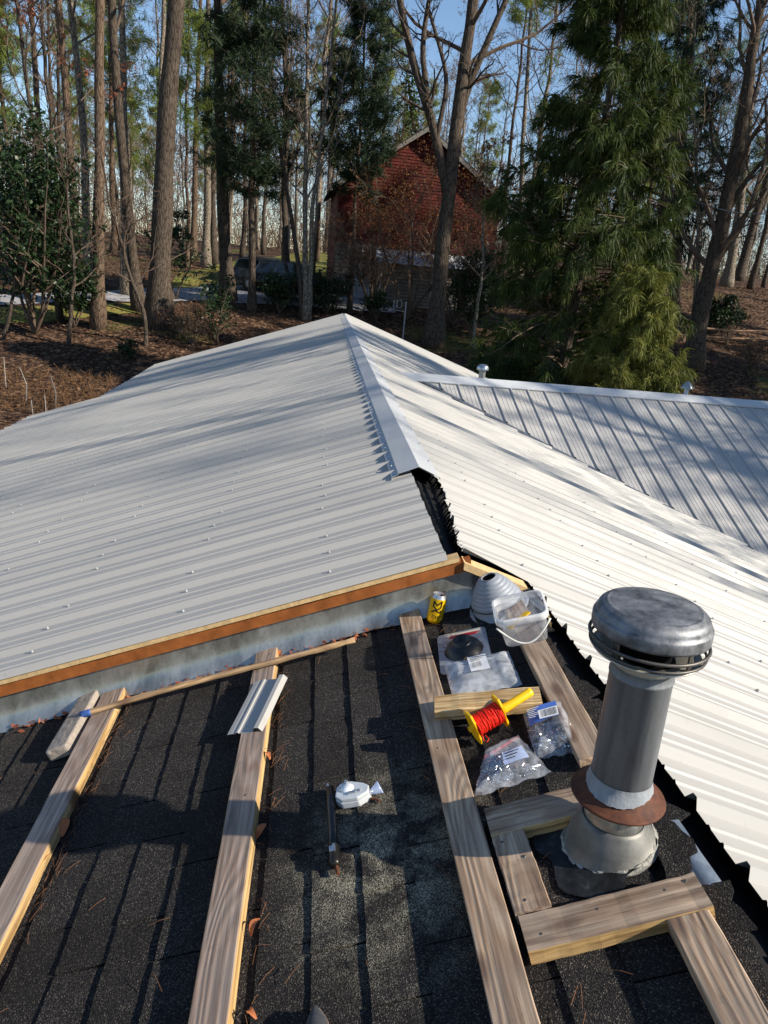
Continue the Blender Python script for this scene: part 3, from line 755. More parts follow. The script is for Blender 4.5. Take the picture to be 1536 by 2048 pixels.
ring('wire_ring', .1365, .580, .0042, WIRE); ring('wire_ring', .1325, .560, .0036, WIRE)
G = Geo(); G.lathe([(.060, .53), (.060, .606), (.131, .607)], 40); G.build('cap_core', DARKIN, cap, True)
for i in range(4):
    a = i*math.pi/2+.5; G = Geo(); G.box((.115*math.cos(a), .115*math.sin(a), .578), (.004, .014, .062), R=rotz(a)); G.build('cap_bracket', WIRE, cap)


# drink can -------------------------------------------------------
def S3(x, y, h): return Vector((x-h*math.sin(TH), y, Sz(x)+h*math.cos(TH)))
can = tag(empty('drink_can', Matrix.Translation(S3(.542, 2.735, .004)) @ Matrix.Rotation(0.10, 4, 'Y') @ Matrix.Rotation(-0.06, 4, 'X')), 'yellow drink can with black lettering standing at the end of the longest batten', 'can')
G = Geo(); G.lathe([(.0005, .006), (.022, .006), (.0245, .001), (.027, .002), (.0325, .011), (.0331, .014), (.0331, .104), (.0325, .108)], 40); G.build('can_body', CANY, can, True)
G = Geo(); G.lathe([(.0325, .108), (.0275, .119), (.0268, .121), (.0272, .1225), (.0262, .1228), (.0252, .119), (.0005, .1185)], 40); top = G.build('can_top', ALU, can, True)
G = Geo(); G.lathe([(.0005, .1192), (.009, .1192), (.0095, .1187)], 20, c=(.010, -.004, 0)); G.build('opening', DARKIN, top)
G = Geo(); G.box((-.006, .002, .1215), (.018, .012, .0012)); G.build('pull_tab', ALU, top)
def can_stroke(G, pts, w, R=.0335, a0=0.0):
    """thick stroke over the can side: pts in (s, t) metres, s around, t up"""
    pts = np.array(pts, float)
    for p, q in zip(pts[:-1], pts[1:]):
        d = q-p; L = np.hypot(*d); nrm_ = np.array([-d[1], d[0]])/max(L, 1e-6)*w/2; n_ = 5; e = d/max(L, 1e-6)*w*.15; V = []
        for k in range(n_+1):
            c = (p-e)+(d+2*e)*k/n_
            for sgn in (1, -1):
                s_, t_ = c+sgn*nrm_; an = a0+s_/R; V.append((R*math.cos(an), R*math.sin(an), t_))
        G.add(V, np.array([[2*k, 2*k+1, 2*k+3, 2*k+2] for k in range(n_)]))
G = Geo(); a0 = -math.pi/2-0.22
# big mark: a sideways M over an angled stroke
can_stroke(G, [(-.016, .098), (-.016, .073)], .0062, a0=a0); can_stroke(G, [(-.016, .098), (-.001, .083), (.016, .101)], .0058, a0=a0, R=.0336); can_stroke(G, [(.016, .101), (.016, .077)], .0062, a0=a0)
can_stroke(G, [(-.012, .073), (.002, .063), (.017, .076)], .0055, a0=a0, R=.0337); can_stroke(G, [(-.020, .050), (-.006, .061)], .006, a0=a0); can_stroke(G, [(-.006, .061), (.017, .052), (.017, .062)], .005, a0=a0, R=.0337)
# small line of lettering below
x = -.016
for ch in 'ZERO':
    P_ = {'Z': [(0, .012), (.006, .012), (0, 0), (.006, 0)], 'E': [(.006, .012), (0, .012), (0, 0), (.006, 0)], 'R': [(0, 0), (0, .012), (.006, .010), (0, .006), (.006, 0)], 'O': [(0, 0), (0, .012), (.006, .012), (.006, 0), (0, 0)]}[ch]
    can_stroke(G, [(x+a, .026+b) for a, b in P_], .0016, a0=a0); x += .0088
G.build('lettering', INK, can)

# grey rubber pipe boot ------------------------------------------
boot = tag(empty('pipe_boot', RM(.795, 2.70, .006) @ Matrix.Rotation(-0.10, 4, 'Y') @ Matrix.Diagonal((1.10, 1.10, 0.92, 1))), 'tall stepped grey rubber pipe boot standing beside the clear tub', 'pipe boot')
pr = [(.104, .004), (.112, .006), (.113, .010), (.104, .013), (.098, .016), (.093, .020), (.092, .042), (.088, .046)]
G = Geo(); G.lathe(pr+[(.06, .046)], 48); G.build('base_flange', RUBBER, boot, True)
pr = [(.094, .040)]
for k in range(7):
    r0 = .094*(1-k/7)**0.62+.024*(1-(1-k/7)**0.62); r1 = .094*(1-(k+1)/7)**0.62+.024*(1-(1-(k+1)/7)**0.62)
    z0 = .050+k*.0155; pr += [(r0, z0), (r0-.0015, z0+.008), (r1+.003, z0+.0125), (r1, z0+.0145)]
G = Geo(); G.lathe(pr+[(.030, .1605), (.026, .1600), (.025, .150)], 48); G.build('stepped_cone', RUBBER, boot, True)
G = Geo(); G.lathe([(.026, .156), (.0005, .140)], 30); G.build('opening', DARKIN, boot)
G = Geo(); G.lathe([(.0945, .0405), (.0955, .043), (.094, .0455)], 48); G.build('joint_line', BLACKR, boot, True)

# old boot on a square metal base --------------------------------
ob = tag(empty('old_boot', RM(.612, 2.445, .010, -.10)), 'battered black rubber boot on a square metal base smeared with red', 'pipe boot')
def rrect(w, l, r, n_=6):
    out = []
    for cx_, cy_, a0_ in ((w/2-r, l/2-r, 0), (-w/2+r, l/2-r, 90), (-w/2+r, -l/2+r, 180), (w/2-r, -l/2+r, 270)):
        for k in range(n_): a = math.radians(a0_+90*k/(n_-1)); out.append((cx_+r*math.cos(a), cy_+r*math.sin(a)))
    return out
def slab(G, outline, z0, z1, mat=0):
    n_ = len(outline); V = [(x, y, z0) for x, y in outline]+[(x, y, z1) for x, y in outline]
    G.add(V, np.array([[i, (i+1) % n_, n_+(i+1) % n_, n_+i] for i in range(n_)]), mat)
    b = G.n-2*n_; G.f += [np.array([[b+i for i in range(n_)][::-1]]), np.array([[b+n_+i for i in range(n_)]])]; G.m += [np.array([mat])]*2
G = Geo(); slab(G, rrect(.19, .28, .02), 0, .004); G.build('base_plate', DIRTYM, ob)
G = Geo(); G.lathe([(.078, .004), (.074, .010), (.066, .030), (.050, .044), (.040, .047), (.037, .050), (.036, .066), (.031, .067), (.030, .05), (.0005, .045)], 36)
for v in G.v: v[:, 0] = v[:, 0]*.95; v[:, 2] = v[:, 2]*.72+.001
G.build('rubber_cone', BLACKR, ob, True)
G = Geo(); slab(G, [(-.06+.02*math.sin(i), .095+.012*math.sin(i*1.7)) if i < 9 else (0, 0) for i in range(0)] or [(-.05, .098), (.01, .092), (.055, .098), (.07, .112), (.02, .118), (-.04, .114)], .0042, .0052); G.build('paint_smear', REDP, ob)
G = Geo(); slab(G, [(-.06, .116), (.07, .119), (.075, .130), (-.05, .128)], .0042, .0050); G.build('paint_smear', plain('cream_smear', 'cdbfae', .6), ob)

# clear tub with handle ------------------------------------------
tub = tag(empty('plastic_tub', RM(.825, 2.385, .048, -.14, (0, 0))), 'open clear plastic tub with a white handle standing on the batten', 'tub')
G = Geo(); o1 = rrect(.150, .150, .028); o2 = rrect(.176, .176, .03); n_ = len(o1); Z0, Z1 = .0, .118
V = [(x, y, Z0) for x, y in o1]+[(x, y, Z1) for x, y in o2]
G.add(V, np.array([[i, (i+1) % n_, n_+(i+1) % n_, n_+i] for i in range(n_)])); G.f.append(np.array([list(range(n_))[::-1]])); G.m.append(np.array([0]))
o = G.build('tub_body', TUBM, tub, True); md = o.modifiers.new('t', 'SOLIDIFY'); md.thickness = .0014
G = Geo(); loops = [(rrect(.172, .172, .03), .116), (rrect(.188, .188, .034), .117), (rrect(.190, .190, .034), .110), (rrect(.186, .186, .034), .092), (rrect(.180, .180, .03), .090)]
for q, z in loops: G.add([(x, y, z) for x, y in q], np.zeros((0, 4), int))
F = [[k*n_+i, k*n_+(i+1) % n_, (k+1)*n_+(i+1) % n_, (k+1)*n_+i] for k in range(4) for i in range(n_)]
G.f.append(np.array(F)); G.m.append(np.zeros(len(F), int)); G.build('tub_rim', TUBR, tub, True)
G = Geo(); ts = np.linspace(0, 1, 24); pts = [(-.094+.188*t, -.094-.030*math.sin(math.pi*t), .095-.062*math.sin(math.pi*t)) for t in ts]
G.tube(pts, .0035, 8); G.build('tub_handle', plain('white_handle_plastic', 'd9d6cd', .4), tub, True)
G = Geo(); G.tube([(.094, -.06+.12*t, .09-.08*math.sin(math.pi*t)) for t in ts], .0016, 6); G.build('rim_wire', plain('aged_wire', '9d8a55', .5, .3), tub, True)
sp = empty('putty_tool', RM(.815, 2.39, .060, .5, (0, 0))); tag(sp, 'yellow flat tool lying inside the clear tub', 'tool')
G = Geo(); G.box((0, 0, .045), (.12, .02, .006), R=rotz(.2)); bevel_obj(G.build('handle', YELLOW, sp), .002)
G = Geo(); G.box((-.0, .03, .02), (.10, .05, .003), R=rotz(-.4)); G.build('blade', CHROME, sp)

# plastic bags ----------------------------------------------------
def bag(name, label, quad, puff, m, seed, h0=.010):
    """a sealed flat bag: top and bottom sheets between four roof corners (x,y)"""
    r_ = np.random.default_rng(seed); cs_ = np.array(quad, float); c = cs_.mean(0)
    e = empty(name, RM(c[0], c[1], h0)); tag(e, label, 'bag', 'plastic bags of hardware on the roof')
    q = cs_-c; q[:, 0] /= math.cos(TH); N = 34
    u, v = np.meshgrid(np.linspace(0, 1, N), np.linspace(0, 1, N), indexing='ij')
    P = (q[0]*((1-u)*(1-v))[..., None]+q[1]*(u*(1-v))[..., None]+q[2]*(u*v)[..., None]+q[3]*((1-u)*v)[..., None])
    ed = np.clip(np.minimum.reduce([u, 1-u, v, 1-v])*5, 0, 1)**0.6
    ph = r_.uniform(0, 6, 8); wr = sum(np.abs(np.sin(u*a_+v*b_+p_))*k_ for a_, b_, p_, k_ in ((3.2, 1.4, ph[0], .4), (-1.9, 4.1, ph[1], .35), (6, 4, ph[2], .12), (2, -8, ph[3], .10)))
    z = puff*ed*(0.45+.75*wr); edge = .004*np.sin(u*19+ph[4])*(1-ed)+.004*np.sin(v*17+ph[5])*(1-ed)
    top = np.concatenate([P, (z+.004+np.abs(edge))[..., None]], -1).reshape(-1, 3)
    bot = np.concatenate([P, (np.abs(edge)+.002-.001*ed)[..., None]], -1).reshape(-1, 3)
    i, j = np.meshgrid(np.arange(N-1), np.arange(N-1), indexing='ij'); a = (i*N+j).ravel(); F = np.stack([a, a+N, a+N+1, a+1], -1)
    G = Geo(); G.add(top, F); G.add(bot, F[:, ::-1]); G.build('film', m, e, True)
    def zt(uu, vv): return float(z[int(uu*(N-1)), int(vv*(N-1))])
    def pt(uu, vv): return (q[0]*(1-uu)*(1-vv)+q[1]*uu*(1-vv)+q[2]*uu*vv+q[3]*(1-uu)*vv)
    return e, pt, zt
def bag_label(e, pt, zt, u0, u1, v0, v1, m, lift=.004, bars=None, lines=None, half=None):
    G = Geo(); N = 6; V = []
    for uu in np.linspace(u0, u1, N):
        for vv in np.linspace(v0, v1, N): p = pt(uu, vv); V.append((p[0], p[1], zt(min(uu, .99), min(vv, .99))+.004+lift))
    zc = max(v[2] for v in V); V = [(x, y, .5*z+.5*zc) for x, y, z in V]
    G.add(V, np.array([[i*N+j, (i+1)*N+j, (i+1)*N+j+1, i*N+j+1] for i in range(N-1) for j in range(N-1)]))
    o = G.build('label', m, e, True)
    def patch(name, a, b, c, d, mm, l2=.0016):
        p = [pt(a, c), pt(b, c), pt(b, d), pt(a, d)]; G.add
        H.add([(q_[0], q_[1], zc+l2) for q_ in p], np.array([[0, 1, 2, 3]]))
    for spec, mm, nm in ((bars, INK, 'barcode'), (lines, INK if m is not BLUEP else WHITEP, 'print_lines'), (half, WHITEP, 'white_panel')):
        if not spec: continue
        H = Geo()
        if nm == 'barcode':
            a, b, c, d = spec; x = a; r_ = random.Random(4)
            while x < b: w = (b-a)*r_.choice([.02, .03, .05]); patch(nm, x, min(x+w, b), c, d, mm, .003); x += w+(b-a)*r_.choice([.03, .04, .06])
        elif nm == 'print_lines':
            a, b, c, d, k = spec
            for i in range(k): vv = c+(d-c)*(i+.3)/k; patch(nm, a, a+(b-a)*(0.6+.4*((i*7) % 3)/2), vv, vv+(d-c)*.3/k, mm, .0022)
        else: patch(nm, *spec, mm, .0020)
        H.build(nm, mm, o)
def screws_in(e, pt, zt, n_, ur, vr, seed, puff):
    r_ = np.random.default_rng(seed); G = Geo(); P = []; D = []
    for k in range(n_):
        uu, vv = r_.uniform(*ur), r_.uniform(*vr); p = pt(uu, vv); zz = r_.uniform(.003, max(.005, zt(uu, vv)*.62))
        P.append((p[0], p[1], zz)); d = r_.normal(size=3)*np.array([1, 1, .12]); D.append(d/np.linalg.norm(d))
    P = np.array(P); D = np.array(D); L = .026
    G.tubes(np.stack([P, P+D*L*.5, P+D*L], 1), np.tile([[.0022, .0020, .0006]], (n_, 1)), 5)
    G.tubes(np.stack([P-D*.004, P], 1), np.tile([[.0046, .0046]], (n_, 1)), 6); G.tubes(np.stack([P-D*.0042, P-D*.004], 1), np.tile([[.0003, .0046]], (n_, 1)), 6)
    o = G.build('screws', CHROME, e); o['kind'] = 'stuff'
e, pt, zt = bag('plastic_bag', 'milky plastic bag with a square white barcode label, beside the old black boot', [(.525, 2.14), (.745, 2.125), (.752, 2.345), (.530, 2.37)], .028, BAGM, 3, .012)
bag_label(e, pt, zt, .36, .64, .42, .88, WHITEP, .006, bars=(.40, .54, .50, .64), lines=(.39, .62, .67, .86, 4))
e, pt, zt = bag('plastic_bag', 'clear bag of screws with a blue and white barcode label, nearest the flue', [(.692, 1.755), (.807, 1.735), (.852, 1.985), (.708, 1.97)], .040, BAG, 5, .012)
screws_in(e, pt, zt, 210, (.14, .86), (.14, .62), 5, .04)
bag_label(e, pt, zt, .06, .72, .50, .80, BLUEP, .008, bars=(.36, .70, .52, .66), lines=(.08, .34, .56, .78, 6), half=(.30, .72, .50, .68))
e, pt, zt = bag('plastic_bag', 'clear bag of screws touching the longest batten, below the string reel', [(.502, 1.67), (.715, 1.685), (.672, 1.875), (.565, 1.835)], .036, BAG, 9, .012)
screws_in(e, pt, zt, 190, (.16, .45), (.16, .72), 6, .04); screws_in(e, pt, zt, 40, (.4, .84), (.14, .24), 8, .04)
bag_label(e, pt, zt, .46, .82, .22, .52, plain('pale_blue_label', 'b9c6e2', .5), .003, lines=(.50, .74, .28, .48, 3))
G = Geo(); q = [pt(.02, .80), pt(.98, .93), pt(.99, .985), pt(.03, .92)]; G.add([(a[0], a[1], .010) for a in q], np.array([[0, 1, 2, 3]])); G.build('red_seal_strip', mat_clear('red_tinted_film', (.75, .12, .15, 1), .45, .3, .1), e)

# string reel -----------------------------------------------------
p0 = S3(.556, 1.905, .066); p1 = S3(.795, 1.985, .098)
ax = (p1-p0).normalized(); zz = Vector((-math.sin(TH), 0, math.cos(TH))); yy = zz.cross(ax).normalized(); zz = ax.cross(yy)
RMx = Matrix(((ax.x, yy.x, zz.x, p0.x), (ax.y, yy.y, zz.y, p0.y), (ax.z, yy.z, zz.z, p0.z), (0, 0, 0, 1)))
reel = tag(empty('string_reel', RMx), 'yellow plastic reel wound with red string resting on the fresh wood block', 'string reel')
def along_x(G): 
    for i, v in enumerate(G.v): G.v[i] = np.stack([v[:, 2], v[:, 0], v[:, 1]], -1)
    return G
def reel_flange(x):
    G = Geo(); hexo = [(.016, .050), (-.016, .050), (-.026, .030), (-.026, -.030), (-.016, -.050), (.016, -.050), (.026, -.030), (.026, .030)]
    slab(G, hexo, x-.003, x+.003); along_x(G)
    rim = Geo(); pts = [(x, a, b) for a, b in hexo]+[(x, *hexo[0])]
    rim.tube(pts, .0045, 6); G.v += rim.v; G.f += [f+G.n for f in rim.f]; G.m += rim.m; G.n += rim.n
    o = G.build('flange', YELLOW, reel); return o
reel_flange(.0); reel_flange(.098)
G = Geo(); G.lathe([(.0005, .100), (.0135, .101), (.0150, .112), (.0135, .15), (.0140, .205), (.0125, .214), (.0005, .215)], 20); along_x(G); G.build('handle', YELLOW, reel, True)
G = Geo(); G.lathe([(.009, -.016), (.009, .0)], 14); along_x(G); G.build('axle_stub', YELLOW, reel, True)
G = Geo(); rr = random.Random(2)
G.lathe([(.012, .004), (.026, .006), (.030, .03), (.031, .06), (.028, .092), (.012, .095)], 20); along_x(G); pts = []
for k in range(900):
    t = k/900; a = t*2*math.pi*46; ph = t*9; xx_ = .008+.084*(0.5+0.5*math.sin(ph*2*math.pi/3+.5*math.sin(ph)))
    pts.append((xx_+rr.uniform(-.0006, .0006), (.0318+.0012*math.sin(k*.7))*math.cos(a), (.0318+.0012*math.sin(k*.7))*math.sin(a)))
G.tube(pts, .0013, 4)
G.tube([(.012, -.02, -.028), (.006, -.032, -.036), (.012, -.040, -.040), (.022, -.034, -.039), (.02, -.02, -.03)], .0011, 4)
G.build('string_winding', RED, reel)

# stick, grey block, metal scrap ----------------------------------
pa, pb = S3(-.815, 2.63, RT+.026), S3(.238, 2.66, RT+.024)
ax = (pb-pa).normalized(); zz = Vector((0, 0, 1)); yy = zz.cross(ax).normalized(); zz = ax.cross(yy)
stick = tag(empty('stick', Matrix(((ax.x, yy.x, zz.x, pa.x), (ax.y, yy.y, zz.y, pa.y), (ax.z, yy.z, zz.z, pa.z), (0, 0, 0, 1)))), 'long thin wooden stick with a blue taped end lying across two battens', 'stick')
L = (pb-pa).length; ts = np.linspace(0, 1, 30)
G = Geo(); G.tube([(t*L, .006*math.sin(t*5+.5), .004*math.sin(t*4)) for t in ts], [.0115+.0012*math.sin(t*37)+.001*math.sin(t*90) for t in ts], 10); G.build('shaft', POLEW, stick, True)
G = Geo(); G.tube([(x_, .006*math.sin(x_/L*5+.5), 0) for x_ in np.linspace(-.001, .042, 5)], .0135, 12); G.build('tape_end', BLUET, stick, True)
G = Geo(); G.box((0, 0, .024), (.088, .385, .050)); o = G.build('grey_block', STONE); bevel_obj(o, .012, 3)
o.matrix_world = RM(-.842, 2.63, .012, -.035, (0, -.12)); tag(o, 'long grey rounded block lying against the leftmost batten', 'block')
G = Geo(); V = []; prs = [(-.066, 0), (-.050, .002), (-.034, .002), (-.031, .006), (-.024, .006), (-.021, .002), (.004, .002), (.028, .002), (.040, .019), (.056, .019), (.068, .001)]
for u, h in prs:
    for t in np.linspace(-.150, .150, 6): V.append((u, t, h+.004*math.sin(t*9)))
i, j = np.meshgrid(np.arange(len(prs)-1), np.arange(5), indexing='ij'); a = (i*6+j).ravel(); G.add(V, np.stack([a, a+6, a+7, a+1], -1))
o = G.build('metal_scrap', SHEET); o.matrix_world = RM(-.116, 2.375, RT+.014, -.27, (0.02, 0.02)); tag(o, 'small cut piece of white ribbed roofing metal lying on a batten', 'metal scrap')
md = o.modifiers.new('t', 'SOLIDIFY'); md.thickness = .001

# black hand tool and the white chalk-line box --------------------
tool = tag(empty('hand_tool', RM(.128, 1.70, .012, 0.03)), 'black tubular hand tool with a metal clip at its near end, on the bare shingles', 'tool')
G = Geo(); G.tube([(0, y_, .014) for y_ in np.linspace(-.085, .155, 6)], [.0125, .0125, .0122, .0122, .012, .012], 12); G.build('body', BLACK, tool, True)
G = Geo(); G.tube([(0, y_, .0145) for y_ in (-.150, -.14, -.12, -.10, -.09, -.084)], [.012, .015, .0155, .0155, .0165, .0150], 12); G.build('collar', plain('dark_steel', '2b2a26', .35, .6), tool, True)
G = Geo(); G.box((0, -.105, .030), (.017, .02, .004)); G.box((.004, -.10, .033), (.006, .016, .004)); bevel_obj(G.build('clip', CHROME, tool), .001)
G = Geo(); G.tube([(0, .150, .02), (-.006, .162, .026)], .004, 8); G.build('end_button', CHROME, tool)
G = Geo(); G.tube([(.004, -.152, .012), (.006, -.176, .010)], .005, 8); G.build('tip', RUST, tool)
chalk = tag(empty('chalk_line_box', RM(.190, 1.80, .010, -.20)), 'white metal chalk line box with folded crank lying by the black tool', 'chalk line')
outl = [(-.052, .018), (-.040, .036), (-.012, .040), (.030, .026), (.050, .012), (.050, -.012), (.020, -.034), (-.030, -.036), (-.050, -.020)]
G = Geo(); slab(G, outl, 0, .020); slab(G, [(x*.97, y*.97) for x, y in outl], .021, .034); o = G.build('case', WHITEM, chalk); bevel_obj(o, .003)
G = Geo(); G.lathe([(.0005, .0385), (.017, .0385), (.019, .036), (.019, .034)], 24, c=(-.016, .008, 0)); G.build('crank_disc', plain('white_disc', 'e4e6e8', .3), chalk, True)
G = Geo(); G.box((.008, -.012, .0365), (.036, .010, .004), R=rotz(.2)); G.lathe([(.0005, .041), (.005, .041), (.005, .036)], 10, c=(.012, -.013, 0)); G.lathe([(.0005, .040), (.004, .040), (.004, .034)], 10, c=(-.038, .002, 0)); G.lathe([(.0005, .042), (.006, .042), (.006, .034)], 10, c=(-.022, .031, 0)); G.build('crank_arm', ALU, chalk)
G = Geo(); G.lathe([(.006, 0), (.011, .008), (.018, .026), (.0185, .030), (.016, .028)], 20); o = G.build('filler_cone', mat_clear('blue_tinted_plastic', (.45, .55, .75, 1), .4, .15, .1), chalk, True)
o.location = (.054, -.002, .018); o.rotation_euler = (0, math.radians(80), math.radians(25))
G = Geo(); G.tube([(.05, -.014, .006), (.066, -.018, .006), (.078, -.026, .005)], .004, 8); G.build('hook', RUST, chalk)

# toe of a shoe at the bottom edge --------------------------------
shoe = tag(empty('shoe', RM(.088, 1.065, .010, 0.0)), 'dark grey pointed shoe toe poking in at the bottom edge', 'shoe')
G = Geo(); V = []; N = 14
for i in range(N):
    t = i/(N-1); y_ = .105-.30*t; w = .006+.040*min(1, (t*1.0)**.55*1.35); hgt = .018+.055*min(1, t*1.6)
    for k in range(10): a = math.pi*k/9; V.append((w*math.cos(a), y_, .012+hgt*math.sin(a)))
F = [[i*10+k, i*10+k+1, (i+1)*10+k+1, (i+1)*10+k] for i in range(N-1) for k in range(9)]
G.add(V, np.array(F)); G.build('upper', plain('grey_canvas', '33363c', .8, scale=120), shoe, True)
G = Geo(); o_ = [((.006+.044*min(1, (t*1.0)**.55*1.35)), .110-.30*t) for t in np.linspace(0, 1, 12)]
slab(G, o_+[(-x_, y_) for x_, y_ in o_[::-1]], 0, .013); G.build('sole', plain('tan_sole', '8d7f72', .7), shoe)

# fallen leaves and pine needles caught along the battens ---------
rr = random.Random(17)
def dry_leaf(x, y, h, L, W, spin, curl, m=REDL):
    G = Geo(); V = []; n_ = 7
    for i in range(n_):
        t = i/(n_-1); w = W*math.sin(math.pi*(t*.9+.06))**.7; z = curl*math.sin(math.pi*t); V += [(-w, (t-.5)*L, z+w*.5), (0, (t-.5)*L, z), (w, (t-.5)*L, z+w*.5)]
    F = [[3*i+k, 3*i+k+1, 3*i+k+4, 3*i+k+3] for i in range(n_-1) for k in range(2)]
    G.add(V, np.array(F)); o = G.build('dry_leaf', m, None, True); o.matrix_world = RM(x, y, h, spin, (rr.uniform(-.4, .4), rr.uniform(-.6, .6))); return o
ORL = plain('orange_brown_leaf', 'a4623a', .7, 0, .3, .2, 60)
spots = [(-.690, 2.02, .07, 'orange dry leaf by the leftmost batten, the uppermost of its four'), (-.700, 1.88, .05, 'small orange dry leaf by the leftmost batten near the shadow band'), (-.690, 1.42, .06, 'orange dry leaf near the lower left edge, upper one of two'), (-.685, 1.36, .08, 'largest orange dry leaf at the lower left edge'),
         (-.075, 2.80, .07, 'orange dry leaf curled at the top of the batten with the metal scrap'), (-.08, 2.10, .05, 'brown dry leaf beside the batten just below the metal scrap'), (-.070, 1.76, .05, 'brown dry leaf beside the batten across from the black tool'), (-.058, 1.43, .045, 'brown dry leaf beside the middle batten near its lower part'), (-.047, 1.20, .035, 'yellowish dry leaf by the middle batten at the bottom edge')]
for x, y, L, lab in spots: tag(dry_leaf(x*1.02, y, .018, L, L*.20, rr.uniform(-.8, .8), .016, ORL), lab, 'leaf', 'dry leaves caught along the battens')
G = Geo(); P = []; 
for i in range(300):
    side = rr.choice([-.69, -.69, -.065, .55, .40]); x = side+abs(rr.gauss(0, .022)); y = rr.uniform(.9, 2.82)
    if rr.random() < .18: x, y = rr.uniform(-1.2, .85), rr.uniform(.9, 2.8)
    a = rr.gauss(math.pi/2, .5) if rr.random() < .6 else rr.uniform(0, 3.14); l = rr.uniform(.02, .065); z = .012+abs(rr.gauss(0, .008))
    p = S3(x, y, z); q = S3(x+l*math.cos(a), y+l*math.sin(a), z+rr.uniform(-.002, .012)); P.append([p, (p+q)/2+Vector((0, 0, .004)), q])
G.tubes(np.array([[list(v) for v in t] for t in P]), np.full((len(P), 3), .0007), 4); o = G.build('pine_needle_debris', plain('dry_needles', '6f4c33', .8, 0, .2, .4, 9, 'Position')); o['kind'] = 'stuff'; o['label'] = 'dry pine needles and bark crumbs scattered along the battens'
G = Geo(); P = []
for i in range(260):
    x = rr.uniform(-1.15, -.02) if rr.random() < .8 else rr.uniform(-.05, .4); P.append(list(S3(x, 2.775+rr.gauss(0, .018), .012+abs(rr.gauss(0, .006)))))
V, F = leaf_quads(np.array(P), .012, np.random.default_rng(4), .8); G.add(V, F); o = G.build('bark_crumbs', REDL); o['kind'] = 'stuff'; o['label'] = 'reddish bark crumbs along the foot of the metal flashing'

# ------------------------------------------------------------------ vents on the far slope of the wing
def roof_vent(name, label, px, py, Y, h, conical):
    top = atY(px, py, Y); e = tag(empty(name, Matrix.Translation((top[0], top[1], top[2]-h))), label, 'roof vent')
    if conical:
        G = Geo(); G.lathe([(.032, -.35), (.032, h-.06)], 20); G.build('vent_pipe', plain('white_vent_pipe', 'd5d6d6', .45), e, True)
        G = Geo(); G.lathe([(.098, h-.115), (.1, h-.11), (.094, h-.095), (.045, h-.03), (.018, h-.004), (.0005, h)], 24); G.build('cone_cap', GALV, e, True)
    else:
        G = Geo(); G.lathe([(.048, -.35), (.048, h-.08)], 20); G.build('vent_pipe', GALV, e, True)
        G = Geo(); G.lathe([(.085, h-.085), (.088, h-.075), (.080, h-.035), (.055, h-.008), (.0005, h)], 24); G.build('mushroom_cap', CHROME, e, True)
roof_vent('roof_vent', 'shiny mushroom capped vent poking over the wing ridge near the main roof', 967, 728, 10.6, .30, False)
roof_vent('roof_vent', 'white vent pipe with a cone cap poking over the wing ridge at the right', 1377, 762, 11.2, .34, True)

# ------------------------------------------------------------------ trees
def branch_set(r, S, D, L, R0, K, wob, up, taper=0.25):
    n = len(S); P = np.zeros((n, K+1, 3)); P[:, 0] = S; d = nrm(D)
    for k in range(K):
        d = nrm(d+r.normal(0, wob, (n, 3))+np.array([0, 0, up])); P[:, k+1] = P[:, k]+d*(L/K)[:, None]
    t = np.linspace(0, 1, K+1)[None]; return P, R0[:, None]*(1-(1-taper)*t)
def spawn(r, P, Rr, per, tmin, tmax, lf, spread, rf=0.55):
    n, K1 = P.shape[:2]; idx = np.repeat(np.arange(n), per); t = r.uniform(tmin, tmax, len(idx))*(K1-1)
    i = np.minimum(t.astype(int), K1-2); f = (t-i)[:, None]
    S = P[idx, i]*(1-f)+P[idx, i+1]*f; T = nrm(P[idx, i+1]-P[idx, i])
    q = r.normal(size=T.shape); q = nrm(q-T*np.sum(q*T, 1, keepdims=True)); sp = r.uniform(spread*.6, spread*1.3, len(idx))[:, None]
    D = T*np.cos(sp)+q*np.sin(sp); plen = np.linalg.norm(np.diff(P, axis=1), axis=2).sum(1)
    L = plen[idx]*lf*r.uniform(.6, 1.25, len(idx))*(1-.45*t/(K1-1)); rr_ = (Rr[idx, i]*(1-f[:, 0])+Rr[idx, i+1]*f[:, 0])*rf
    return S, D, L, rr_
def limb_starts(r, T, TR, n, tmin, tmax, Lmax, elev, shape):
    k = len(T); t = np.sort(r.uniform(tmin, tmax, n)); q = t*(k-1); i = np.minimum(q.astype(int), k-2); f = (q-i)[:, None]
    S = T[i]*(1-f)+T[i+1]*f; az = (np.arange(n)*2.4+r.uniform(0, .9, n)); el = np.radians(elev[0]+(elev[1]-elev[0])*r.random(n))
    D = np.stack([np.cos(az)*np.cos(el), np.sin(az)*np.cos(el), np.sin(el)], -1)
    u = (t-tmin)/(tmax-tmin+1e-6); L = Lmax*shape(u)*r.uniform(.75, 1.2, n)
    return S, D, L, (TR[i]*(1-f[:, 0])+TR[i+1]*f[:, 0])*.42
def smooth_path(P, k):
    P = np.asarray(P, float); s = np.concatenate([[0], np.cumsum(np.linalg.norm(np.diff(P, axis=0), axis=1))]); t = np.linspace(0, s[-1], k)
    Q = np.stack([np.interp(t, s, P[:, i]) for i in range(3)], -1)
    for _ in range(3): Q[1:-1] = .25*Q[:-2]+.5*Q[1:-1]+.25*Q[2:]
    return Q, s[-1]
